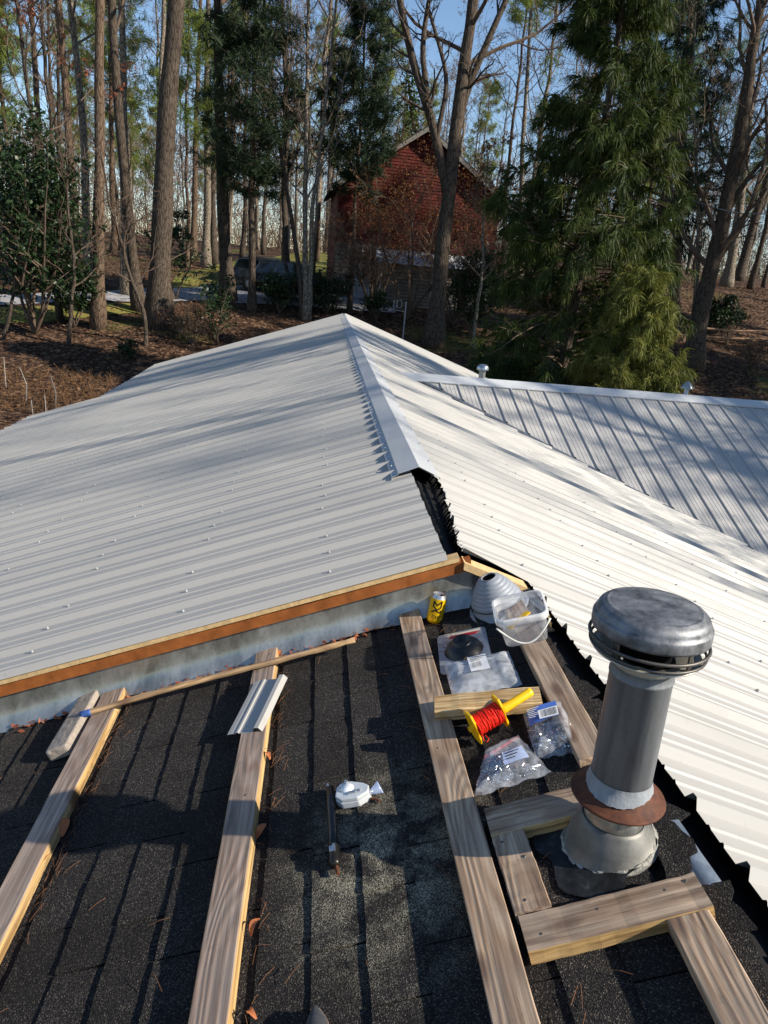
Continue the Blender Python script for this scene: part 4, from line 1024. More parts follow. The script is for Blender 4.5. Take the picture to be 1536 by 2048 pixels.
def clump_quads(r, C, per, length, width, droop=0.0, spread=1.0):
    """needle tufts: per thin blades from each centre"""
    n = len(C)*per; c = np.repeat(C, per, 0); d = nrm(r.normal(size=(n, 3))*spread+np.array([0, 0, -droop])); l = length*r.uniform(.6, 1.2, n)[:, None]
    w = nrm(np.cross(d, r.normal(size=(n, 3))))*width*.5; c = c+r.normal(0, length*.15, (n, 3))
    V = np.stack([c-w, c+w, c+d*l+w*.35, c+d*l-w*.35], 1).reshape(-1, 3); return V, np.arange(4*n).reshape(n, 4)
def trunk_from_pixels(pix, H, Yb=None, base=None, kink=0.0, seed=0, k=26):
    """follow the photographed trunk in its own vertical plane, then on upward to height H"""
    b = at_ground(*pix[0]) if base is None else np.array(base); Y = b[1]
    P = [b+np.array([0, 0, -.25]), b]+[atY(px, py, Y) for px, py in pix[1:]]
    d = nrm(P[-1]-P[max(1, len(P)-3)]); d = nrm(d+np.array([0, 0, .6]))
    r = np.random.default_rng(seed)
    while P[-1][2]-b[2] < H: P.append(P[-1]+d*1.5); d = nrm(d+r.normal(0, .03, 3)+np.array([0, 0, .02]))
    Q, L = smooth_path(P, k)
    Q += np.concatenate([np.zeros((2, 3)), np.cumsum(r.normal(0, kink, (k-2, 3)), 0)*np.array([1, 1, .2])]); Q[:, 1] += np.linspace(0, 1, k)**2*r.uniform(-1, 1)*.6
    return b, Q
TREES = 0
def tree(name, label, cat, pix, wpx, H, kind, bark=BARK, seed=1, leaf=None, group=None, base=None, n1=14, tmin=.35, Lf=.28, fine=1.0, lean=0.02, flare=1.35, leafn=0, trunk=None, elev=(25, 60), rad=None):
    r = np.random.default_rng(seed)
    if trunk is None: b, T = trunk_from_pixels(pix, H, base=base, kink=lean, seed=seed)
    else: b, T = trunk
    rb = rad if rad else wpx/2/pxm(b); k = len(T); t = np.linspace(0, 1, k); TR = rb*(1-.72*t); TR[:3] *= np.array([flare*1.12, flare, 1.08])
    root = tag(empty(name, Matrix.Translation(b)), label, cat, group)
    G = Geo(); G.tube(T-b, TR*(1+.05*np.sin(np.arange(k)*1.7)), 12); G.build('trunk', bark, root, True)
    C = Geo(); hh = np.linalg.norm(T[-1]-T[0])
    mats = [TWIG if bark is not BARKL else TWIGL, leaf or TWIG]
    if kind == 'bare':
        S, D, L, R1 = limb_starts(r, T, TR, n1, tmin, .98, hh*Lf, elev, lambda u: 1.0-.45*u)
        P1, Q1 = branch_set(r, S, D, L, R1, 7, .16, .07); S, D, L, R2 = spawn(r, P1, Q1, 5, .2, 1., .55, .75)
        P2, Q2 = branch_set(r, S, D, L, np.maximum(R2, .012), 5, .18, .05); S, D, L, R3 = spawn(r, P2, Q2, max(2, int(5*fine)), .15, 1., .55, .7)
        P3, Q3 = branch_set(r, S, D, L, np.maximum(R3, .008), 3, .2, .03); S, D, L, R4 = spawn(r, P3, Q3, max(2, int(4*fine)), .2, 1., .6, .6)
        P4, Q4 = branch_set(r, S, D, L, np.maximum(R4, .0055), 2, .2, .0, .5)
        C.tubes(P1-b, Q1, 6, 0); C.tubes(P2-b, Q2, 4, 0); C.tubes(P3-b, Q3, 3, 0); C.tubes(P4-b, Q4, 3, 0)
        if leafn:
            q = P4.reshape(-1, 3); q = q[r.integers(0, len(q), leafn)]+r.normal(0, .05, (leafn, 3)); V, F = leaf_quads(q-b, .055, r, .9); C.add(V, F, 1)
    elif kind == 'pine':
        S, D, L, R1 = limb_starts(r, T, TR, n1, tmin, 1., hh*Lf, (-5, 40), lambda u: 1.05-.75*u)
        P1, Q1 = branch_set(r, S, D, L, R1*.7, 5, .12, .06); S, D, L, R2 = spawn(r, P1, Q1, 6, .25, 1., .42, .8)
        P2, Q2 = branch_set(r, S, D, L, np.maximum(R2, .01), 3, .15, .08); C.tubes(P1-b, Q1, 5, 0); C.tubes(P2-b, Q2, 3, 0)
        q = P2[:, 1:].reshape(-1, 3); q = q[r.random(len(q)) < .9*fine]; q = np.repeat(q, 2, 0)+r.normal(0, .14, (2*len(q), 3)); V, F = clump_quads(r, q-b, 13, .34, .030, .1); C.add(V, F, 1)
    elif kind == 'cedar':
        S, D, L, R1 = limb_starts(r, T, TR, n1, tmin, 1., hh*Lf, (-5, 30), lambda u: (1.0-.86*u)*np.clip(u*4+.35, 0, 1))
        P1, Q1 = branch_set(r, S, D, L, R1*.45, 5, .10, .015); C.tubes(P1-b, Q1, 4, 0)
        S, D, L, R2 = spawn(r, P1, Q1, 7, .15, 1., .38, .7); P2, Q2 = branch_set(r, S, D, L, np.maximum(R2, .006), 2, .15, -.03); C.tubes(P2-b, Q2, 3, 0)
        q = np.concatenate([P2[:, 1], P2[:, 2]]); q = q[r.random(len(q)) < .95*fine]; q = np.repeat(q, 2, 0)+r.normal(0, .09, (2*len(q), 3))*np.array([1, 1, .5])
        V, F = clump_quads(r, q-b, 12, .32, .030, .15, .8); C.add(V, F, 1)
    C.build('crown', mats, root)
    return root, b, T

W1 = 'tall straight pines and hardwoods in the left part of the wood'
tree('hardwood_tree', 'widest dark trunk left of the corrugated roof, swelling at its foot', 'tree', [(318, 652), (322, 500), (332, 250), (352, 20)], 44, 24, 'bare', BARK, 11, n1=12, tmin=.52, Lf=.26, group=W1)
tree('pine_tree', 'straight dark reddish trunk just left of the widest dark trunk', 'tree', [(196, 655), (199, 400), (193, 20)], 24, 24, 'pine', BARKP, 12, PINE, group=W1, n1=26, tmin=.58, Lf=.16)
tree('hardwood_tree', 'dark trunk leaning left between the reddish pine and the widest trunk', 'tree', [(280, 622), (258, 480), (236, 250), (215, 10)], 22, 22, 'bare', BARK, 13, n1=11, tmin=.45, Lf=.24, group=W1)
tree('pine_tree', 'pale sunlit pine trunk behind the dark leaning trunk', 'tree', [(252, 590), (248, 300), (243, 10)], 17, 24, 'pine', BARKL, 14, PINE, group=W1, n1=26, tmin=.5, Lf=.17)
tree('pine_tree', 'pine with pinkish trunk leaning left, second tall trunk from the evergreen at the left edge', 'tree', [(160, 580), (140, 300), (115, 10)], 17, 24, 'pine', BARKP, 15, PINE, group=W1, n1=24, tmin=.55, Lf=.16)
tree('hardwood_tree', 'pale forked trunk leaning left beside the pinkish pine', 'tree', [(178, 570), (165, 250), (136, 10)], 17, 22, 'bare', BARKL, 16, n1=12, tmin=.42, Lf=.25, group=W1)
tree('hardwood_tree', 'thin dark leaning trunk at the far left edge of the wood', 'tree', [(122, 640), (75, 330), (38, 60)], 11, 18, 'bare', BARK, 17, n1=14, tmin=.35, Lf=.3, leaf=REDL, leafn=5500, group=W1)
tree('pine_tree', 'thin pale pole-like pine behind the widest dark trunk', 'tree', [(312, 560), (319, 260), (325, 10)], 12, 24, 'pine', BARKL, 18, PINE, group=W1, n1=22, tmin=.55, Lf=.17)
tree('pine_tree', 'slim grey pine standing on the leaf slope right of the widest trunk', 'tree', [(386, 520), (391, 300), (402, 60)], 13, 22, 'pine', BARKP, 19, PINE, group=W1, n1=24, tmin=.45, Lf=.17)
tree('pine_tree', 'pale sunlit trunk just left of the ivy stained trunk', 'tree', [(412, 535), (415, 300), (417, 40)], 16, 23, 'pine', BARKL, 20, PINE, group=W1, n1=22, tmin=.6, Lf=.15)
tree('hardwood_tree', 'thick dark ivy stained trunk left of the parked cars', 'tree', [(458, 603), (442, 400), (431, 10)], 26, 22, 'bare', BARK, 21, n1=11, tmin=.5, Lf=.24, group=W1)
tree('hardwood_tree', 'thin pale trunk right behind the ivy stained trunk', 'tree', [(452, 520), (461, 250), (465, 20)], 13, 20, 'bare', BARKL, 22, n1=11, tmin=.45, Lf=.24, group=W1)
tree('cedar_tree', 'dark cedar in front of the parked cars with a bare lower trunk', 'tree', [(504, 624), (506, 400), (512, 100)], 15, 15.5, 'cedar', BARK, 23, CEDAR, n1=150, tmin=.30, Lf=.20)
for i, (pp, w) in enumerate((([(606, 638), (592, 480), (566, 330), (540, 150)], 10), ([(612, 640), (614, 400), (622, 60)], 12), ([(618, 640), (622, 420), (650, 180), (668, 20)], 10))):
    lab = ['left stem of the three pale stems before the dark car, leaning left', 'middle upright stem of the three pale stems before the dark car', 'right stem of the three pale stems before the dark car, leaning right'][i]
    tree('young_tree', lab, 'tree', pp, w, 15, 'bare', BARKL if i else BARK, 30+i, n1=13, tmin=.3, Lf=.26, elev=(40, 70), flare=1.1)
tree('hardwood_tree', 'pale slender trunk at the left corner of the red building', 'tree', [(654, 505), (664, 250), (672, 10)], 13, 20, 'bare', BARKL, 34, n1=14, tmin=.3, Lf=.28)
tree('cedar_tree', 'slim dark cedar in front of the left half of the red building', 'tree', [(699, 625), (708, 420), (728, 120)], 9, 14.5, 'cedar', BARK, 35, CEDAR, n1=120, tmin=.36, Lf=.16, fine=.9)
# big forked tree before the red building
rt_, bB_, TB_ = tree('hardwood_tree', 'big forked tree with thick limbs standing before the right of the red building', 'tree', [(866, 692), (884, 520), (902, 340), (928, 160), (952, 10)], 33, 21, 'bare', BARK, 36, n1=14, tmin=.42, Lf=.32)
r_ = np.random.default_rng(5); G = Geo()
for pts, w in (([(896, 395), (868, 250), (832, 150), (806, 40), (786, -80)], 19), ([(862, 240), (842, 100), (856, 10), (872, -80)], 12), ([(905, 330), (925, 200), (985, 60), (1030, -40)], 16), ([(868, 300), (898, 160), (858, 20)], 10)):
    Q, L = smooth_path([atY(px, py, bB_[1]+.1*k) for k, (px, py) in enumerate(pts)], 14); G.tube(Q-bB_, np.linspace(w/2/pxm(bB_), w*.28/pxm(bB_), 14), 8)
    Sx, Dx, Lx, Rx = spawn(r_, Q[None], np.full((1, 14), w*.3/pxm(bB_)), 9, .35, 1., .3, .8)
    p1_, q1_ = branch_set(r_, Sx, Dx, Lx, Rx, 5, .2, .06); s2_ = spawn(r_, p1_, q1_, 5, .2, 1., .6, .8); p2_, q2_ = branch_set(r_, *s2_, 3, .2, .03); s3_ = spawn(r_, p2_, q2_, 4, .2, 1., .6, .7); p3_, q3_ = branch_set(r_, *s3_[:3], np.maximum(s3_[3], .006), 2, .2, 0)
    G.tubes(p1_-bB_, q1_, 5); G.tubes(p2_-bB_, np.maximum(q2_, .008), 3); G.tubes(p3_-bB_, q3_, 3)
G.build('limbs', BARK, rt_, True)
# ivy clad snag
rt_, b_, T_ = tree('ivy_tree', 'dead leaning tree clad in dark ivy before the gable of the red building', 'tree', [(880, 600), (862, 450), (838, 330), (818, 215), (812, 150)], 13, 9.5, 'bare', BARK, 37, n1=5, tmin=.6, Lf=.12, base=None, flare=1.1)
r = np.random.default_rng(9); q = T_[r.integers(8, len(T_), 2600)]+r.normal(0, .26, (2600, 3))*np.array([1, 1, 1.4]); V, F = leaf_quads(q-b_, .085, r, .9); G = Geo(); G.add(V, F); G.build('ivy', IVY, rt_)
# right hand trees
tree('hardwood_tree', 'thick leaning trunk with upright stems at the right, before the rail fence', 'tree', [(1384, 732), (1402, 620), (1432, 500), (1470, 330), (1500, 100)], 36, 17, 'bare', BARK, 40, n1=18, tmin=.22, Lf=.36, elev=(45, 75))
tree('hardwood_tree', 'slim pale stem rising beside the thick leaning trunk at the right', 'tree', [(1378, 722), (1392, 560), (1398, 380), (1388, 150)], 10, 14, 'bare', BARKL, 41, n1=14, tmin=.3, Lf=.25)
tree('hardwood_tree', 'grey double trunk far right behind the evergreen bush', 'tree', [(1452, 574), (1478, 430), (1500, 250), (1512, 40)], 20, 17, 'bare', BARKL, 42, n1=14, tmin=.3, Lf=.3)
tree('hardwood_tree', 'dark trunk leaning right at the right edge of the wood', 'tree', [(1476, 562), (1500, 470), (1532, 370), (1560, 200)], 18, 16, 'bare', BARK, 43, n1=12, tmin=.35, Lf=.28)
tree('pine_tree', 'white pine with soft needles hanging in at the upper right', 'tree', [(1345, 640), (1362, 400), (1376, 200), (1392, 10)], 24, 17, 'pine', BARKP, 44, PINEB, n1=34, tmin=.36, Lf=.26)
tree('pine_tree', 'pale trunk of a pine half hidden behind the top left of the big drooping conifer', 'tree', [(1040, 560), (1046, 300), (1062, 20)], 12, 20, 'pine', BARKL, 45, PINE, n1=22, tmin=.5, Lf=.16)
tree('young_tree', 'small pale bent trunk below the drooping conifer, left of its stem', 'tree', [(946, 694), (952, 620), (966, 540), (962, 470)], 8, 7, 'bare', BARKL, 46, n1=14, tmin=.35, Lf=.3, leaf=BROWNL, leafn=1500)

# drooping conifers: hanging tufts of thin needles
def drooping(name, label, px, py, H, rad, seed, mats_leaf, n1, tufts, tmin=.06, blade=.34, bw=.026, tw=12, shape=None, base=None):
    r = np.random.default_rng(seed); b = at_ground(px, py) if base is None else np.array(base); root = tag(empty(name, Matrix.Translation(b)), label, 'tree')
    k = 20; T = np.stack([.12*np.sin(np.linspace(0, 3, k)), .1*np.cos(np.linspace(0, 3, k))-.1, np.linspace(-.2, H, k)], -1); TR = np.linspace(.16, .03, k)*H/12
    G = Geo(); G.tube(T, TR, 10); G.build('trunk', BARK, root, True)
    S, D, L, R1 = limb_starts(r, T, TR, n1, tmin, 1., rad, (0, 35), shape or (lambda u: (1-.8*u)*np.clip(.55+u*2.5, 0, 1)))
    P1, Q1 = branch_set(r, S, D, L, R1*.5, 6, .13, -.045); S, D, L, R2 = spawn(r, P1, Q1, 8, .25, 1., .32, .8)
    P2, Q2 = branch_set(r, S, D, L, np.maximum(R2, .006), 3, .15, -.14)
    C = Geo(); C.tubes(P1, Q1, 5, 0); C.tubes(P2, Q2, 3, 0)
    def tassel(cen, dr, per):
        n = len(cen)*per; c = np.repeat(cen, per, 0); d = np.repeat(dr, per, 0); t = r.random((n, 1))
        c = c-d*t*.30*np.array([1, 1, .7]); d2 = nrm(d*.75+r.normal(0, .42, (n, 3))+np.array([0, 0, -.55])); l = blade*r.uniform(.5, 1.25, (n, 1)); w = nrm(np.cross(d2, r.normal(size=(n, 3))))*bw*.5
        mid = c+d2*l*.55; tip = c+d2*l+np.array([0, 0, -.10])*l*2
        V = np.stack([c-w, c+w, mid+w*.8, mid-w*.8, tip+w*.15, tip-w*.15], 1).reshape(-1, 3); i = np.arange(n)[:, None]*6
        return V, np.concatenate([i+np.array([[0, 1, 2, 3]]), i+np.array([[3, 2, 4, 5]])])
    dr = nrm(P2[:, 3]-P2[:, 2]); keep = r.random(len(P2)) < .88
    V, F = tassel(P2[keep, 3], dr[keep], tw*tufts); C.add(V, F, 1)
    V, F = tassel(P2[keep, 1]+r.normal(0, .08, (keep.sum(), 3)), dr[keep], int(tw*tufts*.6)); C.add(V, F, 1)
    C.build('crown', [TWIG, mats_leaf], root); return root
drooping('drooping_conifer', 'big drooping green conifer filling the middle right, taller than the frame', 1118, 752, 14.5, 3.8, 51, CRYPT, 270, 3, blade=.36, bw=.021, tw=13, base=(7.25, 22.0, -4.9))
drooping('drooping_conifer', 'dark narrow conifer top behind the big drooping conifer at its right', 1268, 690, 16.5, 3.6, 52, CEDAR, 110, 2, tmin=.25, tw=10)
drooping('drooping_conifer', 'low yellowish drooping conifer against the wing roof ridge', 1240, 800, 5.4, 2.5, 53, CRYPY, 150, 4, blade=.26, bw=.018, tw=9, base=(7.95, 19.0, -5.0))

# evergreen bushes and understorey
def bush(name, label, px, py, w, h, leaf, n, seed, lsize=.07, stems=7, cat='bush', base=None, twig=0, lift=.15, group=None):
    r = np.random.default_rng(seed); b = at_ground(px, py) if base is None else np.array(base); root = tag(empty(name, Matrix.Translation(b)), label, cat, group)
    G = Geo(); az = r.uniform(0, 6.28, stems); D = np.stack([np.cos(az)*.5, np.sin(az)*.5, np.ones(stems)], -1)
    P, Q = branch_set(r, np.zeros((stems, 3)), D, np.full(stems, h*.95), np.full(stems, .018+.008*h), 6, .16, .05); S, D2, L, R2 = spawn(r, P, Q, 9, .25, 1., .42, .8)
    P2, Q2 = branch_set(r, S, D2, L, np.maximum(R2, .006), 3, .2, .02); G.tubes(P, Q, 5); G.tubes(P2, Q2, 3)
    if twig:
        s3 = spawn(r, P2, Q2, twig, .1, 1., .8, .9); P3, Q3 = branch_set(r, *s3[:3], np.maximum(s3[3], .0065), 3, .25, 0); G.tubes(P3, Q3, 3)
        s4 = spawn(r, P3, Q3, 3, .1, 1., .7, .9); P4, Q4 = branch_set(r, *s4[:3], np.maximum(s4[3], .006), 2, .25, 0); G.tubes(P4, Q4, 3)
        P2 = P4
    G.build('stems', TWIG, root)
    nc = max(10, n//60); c = r.normal(size=(nc, 3)); c = nrm(c)*r.random((nc, 1))**.45*np.array([w/2, w/2, h/2])*.9+np.array([0, 0, h/2+lift])
    q = c[r.integers(0, nc, n)]+r.normal(0, .13*max(.6, w/2.2), (n, 3)); q2 = P2.reshape(-1, 3); m_ = n//3; q[:m_] = q2[r.integers(0, len(q2), m_)]+r.normal(0, .07, (m_, 3)); q = q[q[:, 2] > .05]
    V, F = leaf_quads(q, lsize, r, .9, .55); C = Geo(); C.add(V, F); C.build('foliage', leaf, root); return root
bush('holly_tree', 'big dark broadleaf evergreen at the left edge of the wood', 70, 668, 4.6, 7.0, HOLLY, 16000, 61, .085, 8, 'tree', lift=.9)
bush('evergreen_bush', 'leafy evergreen sapling beside the ivy stained trunk', 436, 690, 1.3, 2.6, HOLLY, 1700, 62, .065, 3, lift=.7)
bush('evergreen_bush', 'evergreen bush in front of the rear of the dark car', 558, 628, 2.0, 1.9, HOLLY, 2600, 63, .065)
bush('evergreen_bush', 'evergreen bush hiding the front of the dark car', 652, 628, 2.1, 2.0, HOLLY, 2600, 64, .065)
bush('evergreen_bush', 'low evergreen bush below the white door of the red building', 752, 640, 1.6, 1.2, HOLLY, 1500, 65, .06)
bush('evergreen_bush', 'tall dark evergreen bush right of the big forked tree', 940, 668, 2.9, 3.6, HOLLY, 5200, 66, .075, 7, lift=.4)
bush('evergreen_bush', 'small round dark bush alone on the brown slope beyond the roof', 258, 722, .85, .75, HOLLY, 900, 67, .05, lift=.03)
bush('evergreen_bush', 'dark evergreen bush by the rail fence at the right', 1432, 668, 2.6, 1.9, HOLLY, 3800, 68, .07)
bush('evergreen_bush', 'leafy sapling among the trunks right of the widest trunk', 352, 600, 1.6, 3.4, HOLLY, 1800, 69, .075, 3, lift=1.2)
bush('evergreen_bush', 'dark evergreen bush beneath the big holly at the left edge', 150, 655, 2.2, 2.4, HOLLY, 2600, 70, .075, 5, lift=.4)
bush('understorey_tree', 'twiggy brown understorey tree across the left face of the red building', 742, 628, 4.4, 4.8, BROWNL, 4200, 71, .05, 8, 'tree', twig=9, lift=2.3)
bush('understorey_tree', 'twiggy brown understorey tree across the right face of the red building', 905, 650, 5.0, 5.4, BROWNL, 5600, 72, .05, 8, 'tree', twig=9, lift=2.2)
bush('understorey_tree', 'twiggy brown understorey tree before the middle of the red building, tallest of the three', 812, 640, 3.6, 6.6, BROWNL, 2200, 75, .05, 5, 'tree', twig=6, lift=3.2)
bush('bare_shrub', 'bare twiggy shrub on the slope before the ivy stained trunk', 385, 690, 2.6, 1.6, BROWNL, 350, 73, .04, 9, 'shrub', twig=5)
bush('bare_shrub', 'bare twiggy shrub at the lower right beyond the wing roof', 1500, 742, 2.0, 1.4, BROWNL, 300, 74, .04, 9, 'shrub', twig=4)
for i, (pix, w, lab) in enumerate((([(136, 690), (143, 620), (150, 540), (140, 440)], 9, 'small pale crooked tree with a forked foot near the left edge'), ([(292, 690), (286, 620), (262, 560), (240, 480)], 9, 'small pale tree bending left before the widest trunk'), ([(4, 680), (22, 620), (36, 540)], 8, 'small pale stem leaning right at the left edge of the picture'), ([(335, 640), (334, 560), (330, 470)], 8, 'slim pale stem touching the right side of the widest trunk'))):
    tree('sapling', lab, 'tree', pix, w, 6.5, 'bare', BARK, 80+i, n1=12, tmin=.3, Lf=.3, fine=.7, flare=1.1)

# the woods behind, in rows: copies of five bare trees and two pines
far = []
for i in range(7):
    k = 22; z = np.linspace(-.3, 17+i % 3*2, k); rs = np.random.default_rng(200+i)
    T = np.stack([np.cumsum(rs.normal(0, .05, k)), np.cumsum(rs.normal(0, .05, k)), z], -1); T[:, :2] -= T[0, :2]
    far.append((T, i))
FARP = []
rs = np.random.default_rng(77); spots_ = []
tries = 0
while len(spots_) < 150 and tries < 9000:
    tries += 1; Y = 47+rs.random()**1.25*85; X = rs.uniform(-.62*Y-4, .70*Y+4)
    if 0 < X < 13 and Y < 56: continue
    if -9 < X < 0 and Y < 50: continue
    if any((X-a)**2+(Y-c)**2 < 3.2 for a, c in spots_): continue
    spots_.append((X, Y))
LB = 'bare grey tree in the sunlit woods far behind'; LPN = 'tall green pine in the woods far behind'
def far_label(o, k, X, Y):
    side = 'left of the cars' if X < -.07*Y else ('behind the red building' if X < .2*Y else 'right of the drooping conifer')
    what = ('far green pine', 'far tree with brown leaves', 'far bare grey tree')[0 if k >= 5 else (1 if k in (1, 3) else 2)]
    o['label'] = '%s in the woods %s' % (what, side); o['group'] = '%ss %s' % (what, side)
protos = []
for T, i in far:
    X, Y = spots_[i]; b = np.array([X, Y, float(g(X, Y))])
    kd = 'pine' if i >= 5 else 'bare'
    rt_, _, _ = tree('far_pine' if i >= 5 else 'far_tree', LPN if i >= 5 else LB, 'tree', None, 0, 0, kd, BARKP if i >= 5 else (BARKL if i % 2 else BARK), 210+i, PINE if i >= 5 else BROWNL, 'far pines' if i >= 5 else 'far bare trees', trunk=(b, T+b), rad=.13+.03*(i % 3), n1=22 if i < 5 else 46, tmin=.25 if i < 5 else .4, Lf=.26 if i < 5 else .17, fine=.9, leafn=1400 if i in (1, 3) else 0)
    protos.append(rt_); far_label(rt_, i, X, Y)
for kx, (X, Y) in enumerate(spots_[7:]):
    p = protos[[0, 1, 2, 3, 4, 5, 0, 1, 6, 2, 3, 4][kx % 12]]
    c = copy_tree(p); s_ = rs.uniform(.75, 1.25)
    far_label(c, [0, 1, 2, 3, 4, 5, 0, 1, 6, 2, 3, 4][kx % 12], X, Y)
    c.matrix_world = Matrix.Translation((X, Y, float(g(X, Y)))) @ Matrix.Rotation(rs.uniform(0, 6.28), 4, 'Z') @ Matrix.Rotation(rs.normal(0, .035), 4, 'X') @ Matrix.Diagonal((s_, s_, s_*rs.uniform(.9, 1.15), 1))
# trees to the right of the picture, which throw the dappled shade
SH = [(20, 2.5, 1), (17.5, 12.5, 0), (29, 4, 3), (30, 19, 2), (27, 24, 5), (36, 24, 6), (14.5, 6.5, 4), (33, 27, 6), (24, -3, 2),
      (18.5, 23, 6), (23, 27, 6), (34, 20, 6), (28, 31, 5), (38, 26, 5), (22, 5.5, 5), (31, 36, 6), (25.5, 22.5, 6), (36, 33, 5)]
for X, Y, k in SH:
    c = copy_tree(protos[k]); c.matrix_world = Matrix.Translation((X, Y, float(g(X, Y)))) @ Matrix.Rotation(X*7.1, 4, 'Z') @ Matrix.Scale(1.15+.02*(X % 5), 4); c['label'] = 'tree standing to the right of the house'; c['group'] = 'trees right of the house'
# distant wooded hillside closing the view
G = Geo(); r = np.random.default_rng(3); n = 130000
Y = 78+112*r.random(n)**.8; X = r.uniform(-.95, 1.1, n)*Y; Z = g(X, Y)+r.random(n)**1.5*np.interp(Y, [78, 120, 190], [5, 13, 22])
P = np.stack([X, Y, Z], -1); D = nrm(r.normal(size=(n, 3))*np.array([.5, .5, 1])+np.array([0, 0, .9])); L = r.uniform(.6, 2.2, n)[:, None]; w = nrm(np.cross(D, r.normal(size=(n, 3))))*r.uniform(.015, .045, n)[:, None]*np.interp(Y, [78, 190], [.8, 1.8])[:, None]
G.add(np.stack([P-w, P+w, P+D*L+w*.3, P+D*L-w*.3], 1).reshape(-1, 3), np.arange(4*n).reshape(n, 4)); o = G.build('far_wood', plain('sunlit_far_twigs', '6b5848', .9, 0, .15, .35, .3, 'Position')); o['kind'] = 'stuff'; o['label'] = 'greyish brown mass of distant bare woodland'
# more green pines standing beyond the lawn on the left
for X, Y, k, s_ in ((-19, 47, 6, 1.15), (-22, 66, 5, 1.5), (-33, 50, 5, 1.2)):
    c = copy_tree(protos[k]); far_label(c, k, X, Y); c.matrix_world = Matrix.Translation((X, Y, float(g(X, Y)))) @ Matrix.Rotation(X*3.3, 4, 'Z') @ Matrix.Scale(s_, 4)

# ------------------------------------------------------------------ the red building behind
REDW = M('red_painted_clapboard', 0.7, 0, 0.25)
_p = REDW.co('Position'); _n = REDW.noise(_p, 3.0, 6.0, .65)
REDW.set('Base Color', REDW.ramp(_n, [(.3, lin('3c1210')), (.55, lin('571913')), (.75, lin('69241d'))])); REDW = REDW.m
STN = plain('field_stone', '7f7468', .9, 0, .2, .35, 2.0, 'Position', .5)
LOGM = mat_wood('weathered_log', 'a9a298', '7d756b', ring=3, axis=0, grey=.5)
TRIMW = plain('white_trim_paint', 'c9c9c6', .6)
DARKROOF = plain('dark_roof_shingles', '34353a', .9, 0, .2, .35, 4.0, bump=.5)
GLASS = M('dark_window_glass', .06, 0, .6, lin('0e1418')).m
HB = np.array([.70, 42.0, -1.80]); HM = Matrix.Translation(HB) @ Matrix.Rotation(math.radians(2), 4, 'Z')
red = tag(empty('red_building', HM), 'red clapboard gabled building with a stone base behind the trees', 'building')
W_, EA, AP, DP = 8.6, 5.8, 8.75, 9.0
def gable_w(z): return (0, W_) if z <= EA else (W_/2*(z-EA)/(AP-EA), W_-W_/2*(z-EA)/(AP-EA))
G = Geo(); G.add([(0, .03, 0), (W_, .03, 0), (W_, .03, EA), (W_/2, .03, AP-.02), (0, .03, EA), (0, DP, 0), (W_, DP, 0), (W_, DP, EA), (W_/2, DP, AP-.02), (0, DP, EA)], [np.array([[0, 1, 2, 3], [0, 3, 4, 4]])[:1], ]); G.f += [np.array([[0, 3, 4]]), np.array([[0, 4, 9, 5], [1, 6, 7, 2]]), np.array([[5, 8, 6]])]; G.m += [np.array([0]), np.array([0, 0]), np.array([0])]
G.build('wall', REDW, red)
G = Geo(); z = 2.9; rr = random.Random(6)
while z < AP-.12:
    a, b = gable_w(z+.16); 
    if b-a > .2: G.add([(a, .012, z+.165), (b, .012, z+.165), (b, -.022, z), (a, -.022, z), (a, .028, z), (b, .028, z)], np.array([[3, 2, 1, 0], [4, 5, 2, 3]]))
    z += .152
o = G.build('clapboards', REDW, red); o['kind'] = 'stuff'
for sx in (-1, 1):
    G = Geo(); e0 = np.array([W_/2+sx*(W_/2+.45), 0, EA-.45*(AP-EA)/(W_/2)]); e1 = np.array([W_/2, 0, AP]); n_ = np.array([0, 0, .16])
    V = [e0+[0, -.45, 0], e1+[0, -.45, 0], e1+[0, DP+.4, 0], e0+[0, DP+.4, 0]]; V = V+[v+n_ for v in V]
    G.add(np.array(V), np.array([[0, 1, 2, 3], [4, 7, 6, 5], [0, 4, 5, 1], [3, 2, 6, 7], [0, 3, 7, 4], [1, 5, 6, 2]])); G.build('roof', DARKROOF, red)
    G = Geo(); V = [e0+[0, -.47, -.12], e1+[0, -.47, -.12], e1+[0, -.47, .10], e0+[0, -.47, .10]]; V = V+[v+np.array([0, .04, 0]) for v in V]
    G.add(np.array(V), np.array([[0, 1, 2, 3], [4, 7, 6, 5], [0, 4, 5, 1], [3, 2, 6, 7]])); G.build('rake_board', plain('grey_rake_board', '77736c', .7), red)
sms = []
for k in range(5):
    G = Geo(); G.box((0, 0, 0), (1, 1, 1)); o = G.build('stone', STN); bevel_obj(o, .16, 1)
    r_ = random.Random(k)
    for v in o.data.vertices: v.co += Vector((r_.uniform(-.06, .06), r_.uniform(-.05, .05), r_.uniform(-.08, .08)))
    sms.append(o.data); bpy.data.objects.remove(o)
z = 0.0; rr = random.Random(9)
while z < 2.85:
    h = rr.uniform(.17, .25); u = 0.0
    while u < 2.3:
        w = rr.uniform(.24, .46); 
        if not (u+w > .98 and u < 2.0 and z < 2.15):
            o = link('stone', sms[rr.randrange(5)], red); o.location = (u+w/2, -.03, z+h/2); o.scale = (w*.95, .14, h*.92)
        u += w
    z += h
G = Geo(); G.box((1.47, -.05, 1.03), (.86, .05, 2.02)); dr = G.build('door', plain('grey_white_door', 'b4babf', .5), red)
for x0 in (1.00, 1.94):
    G = Geo(); G.box((x0, -.06, 1.06), (.09, .09, 2.14)); G.build('door_frame', TRIMW, dr)
G = Geo(); G.box((1.47, -.06, 2.11), (1.02, .09, .09)); G.build('door_frame', TRIMW, dr)
G = Geo(); G.tube([(1.81, -.09, 1.0), (1.81, -.12, 1.0)], .03, 10); G.build('handle', CHROME, dr)
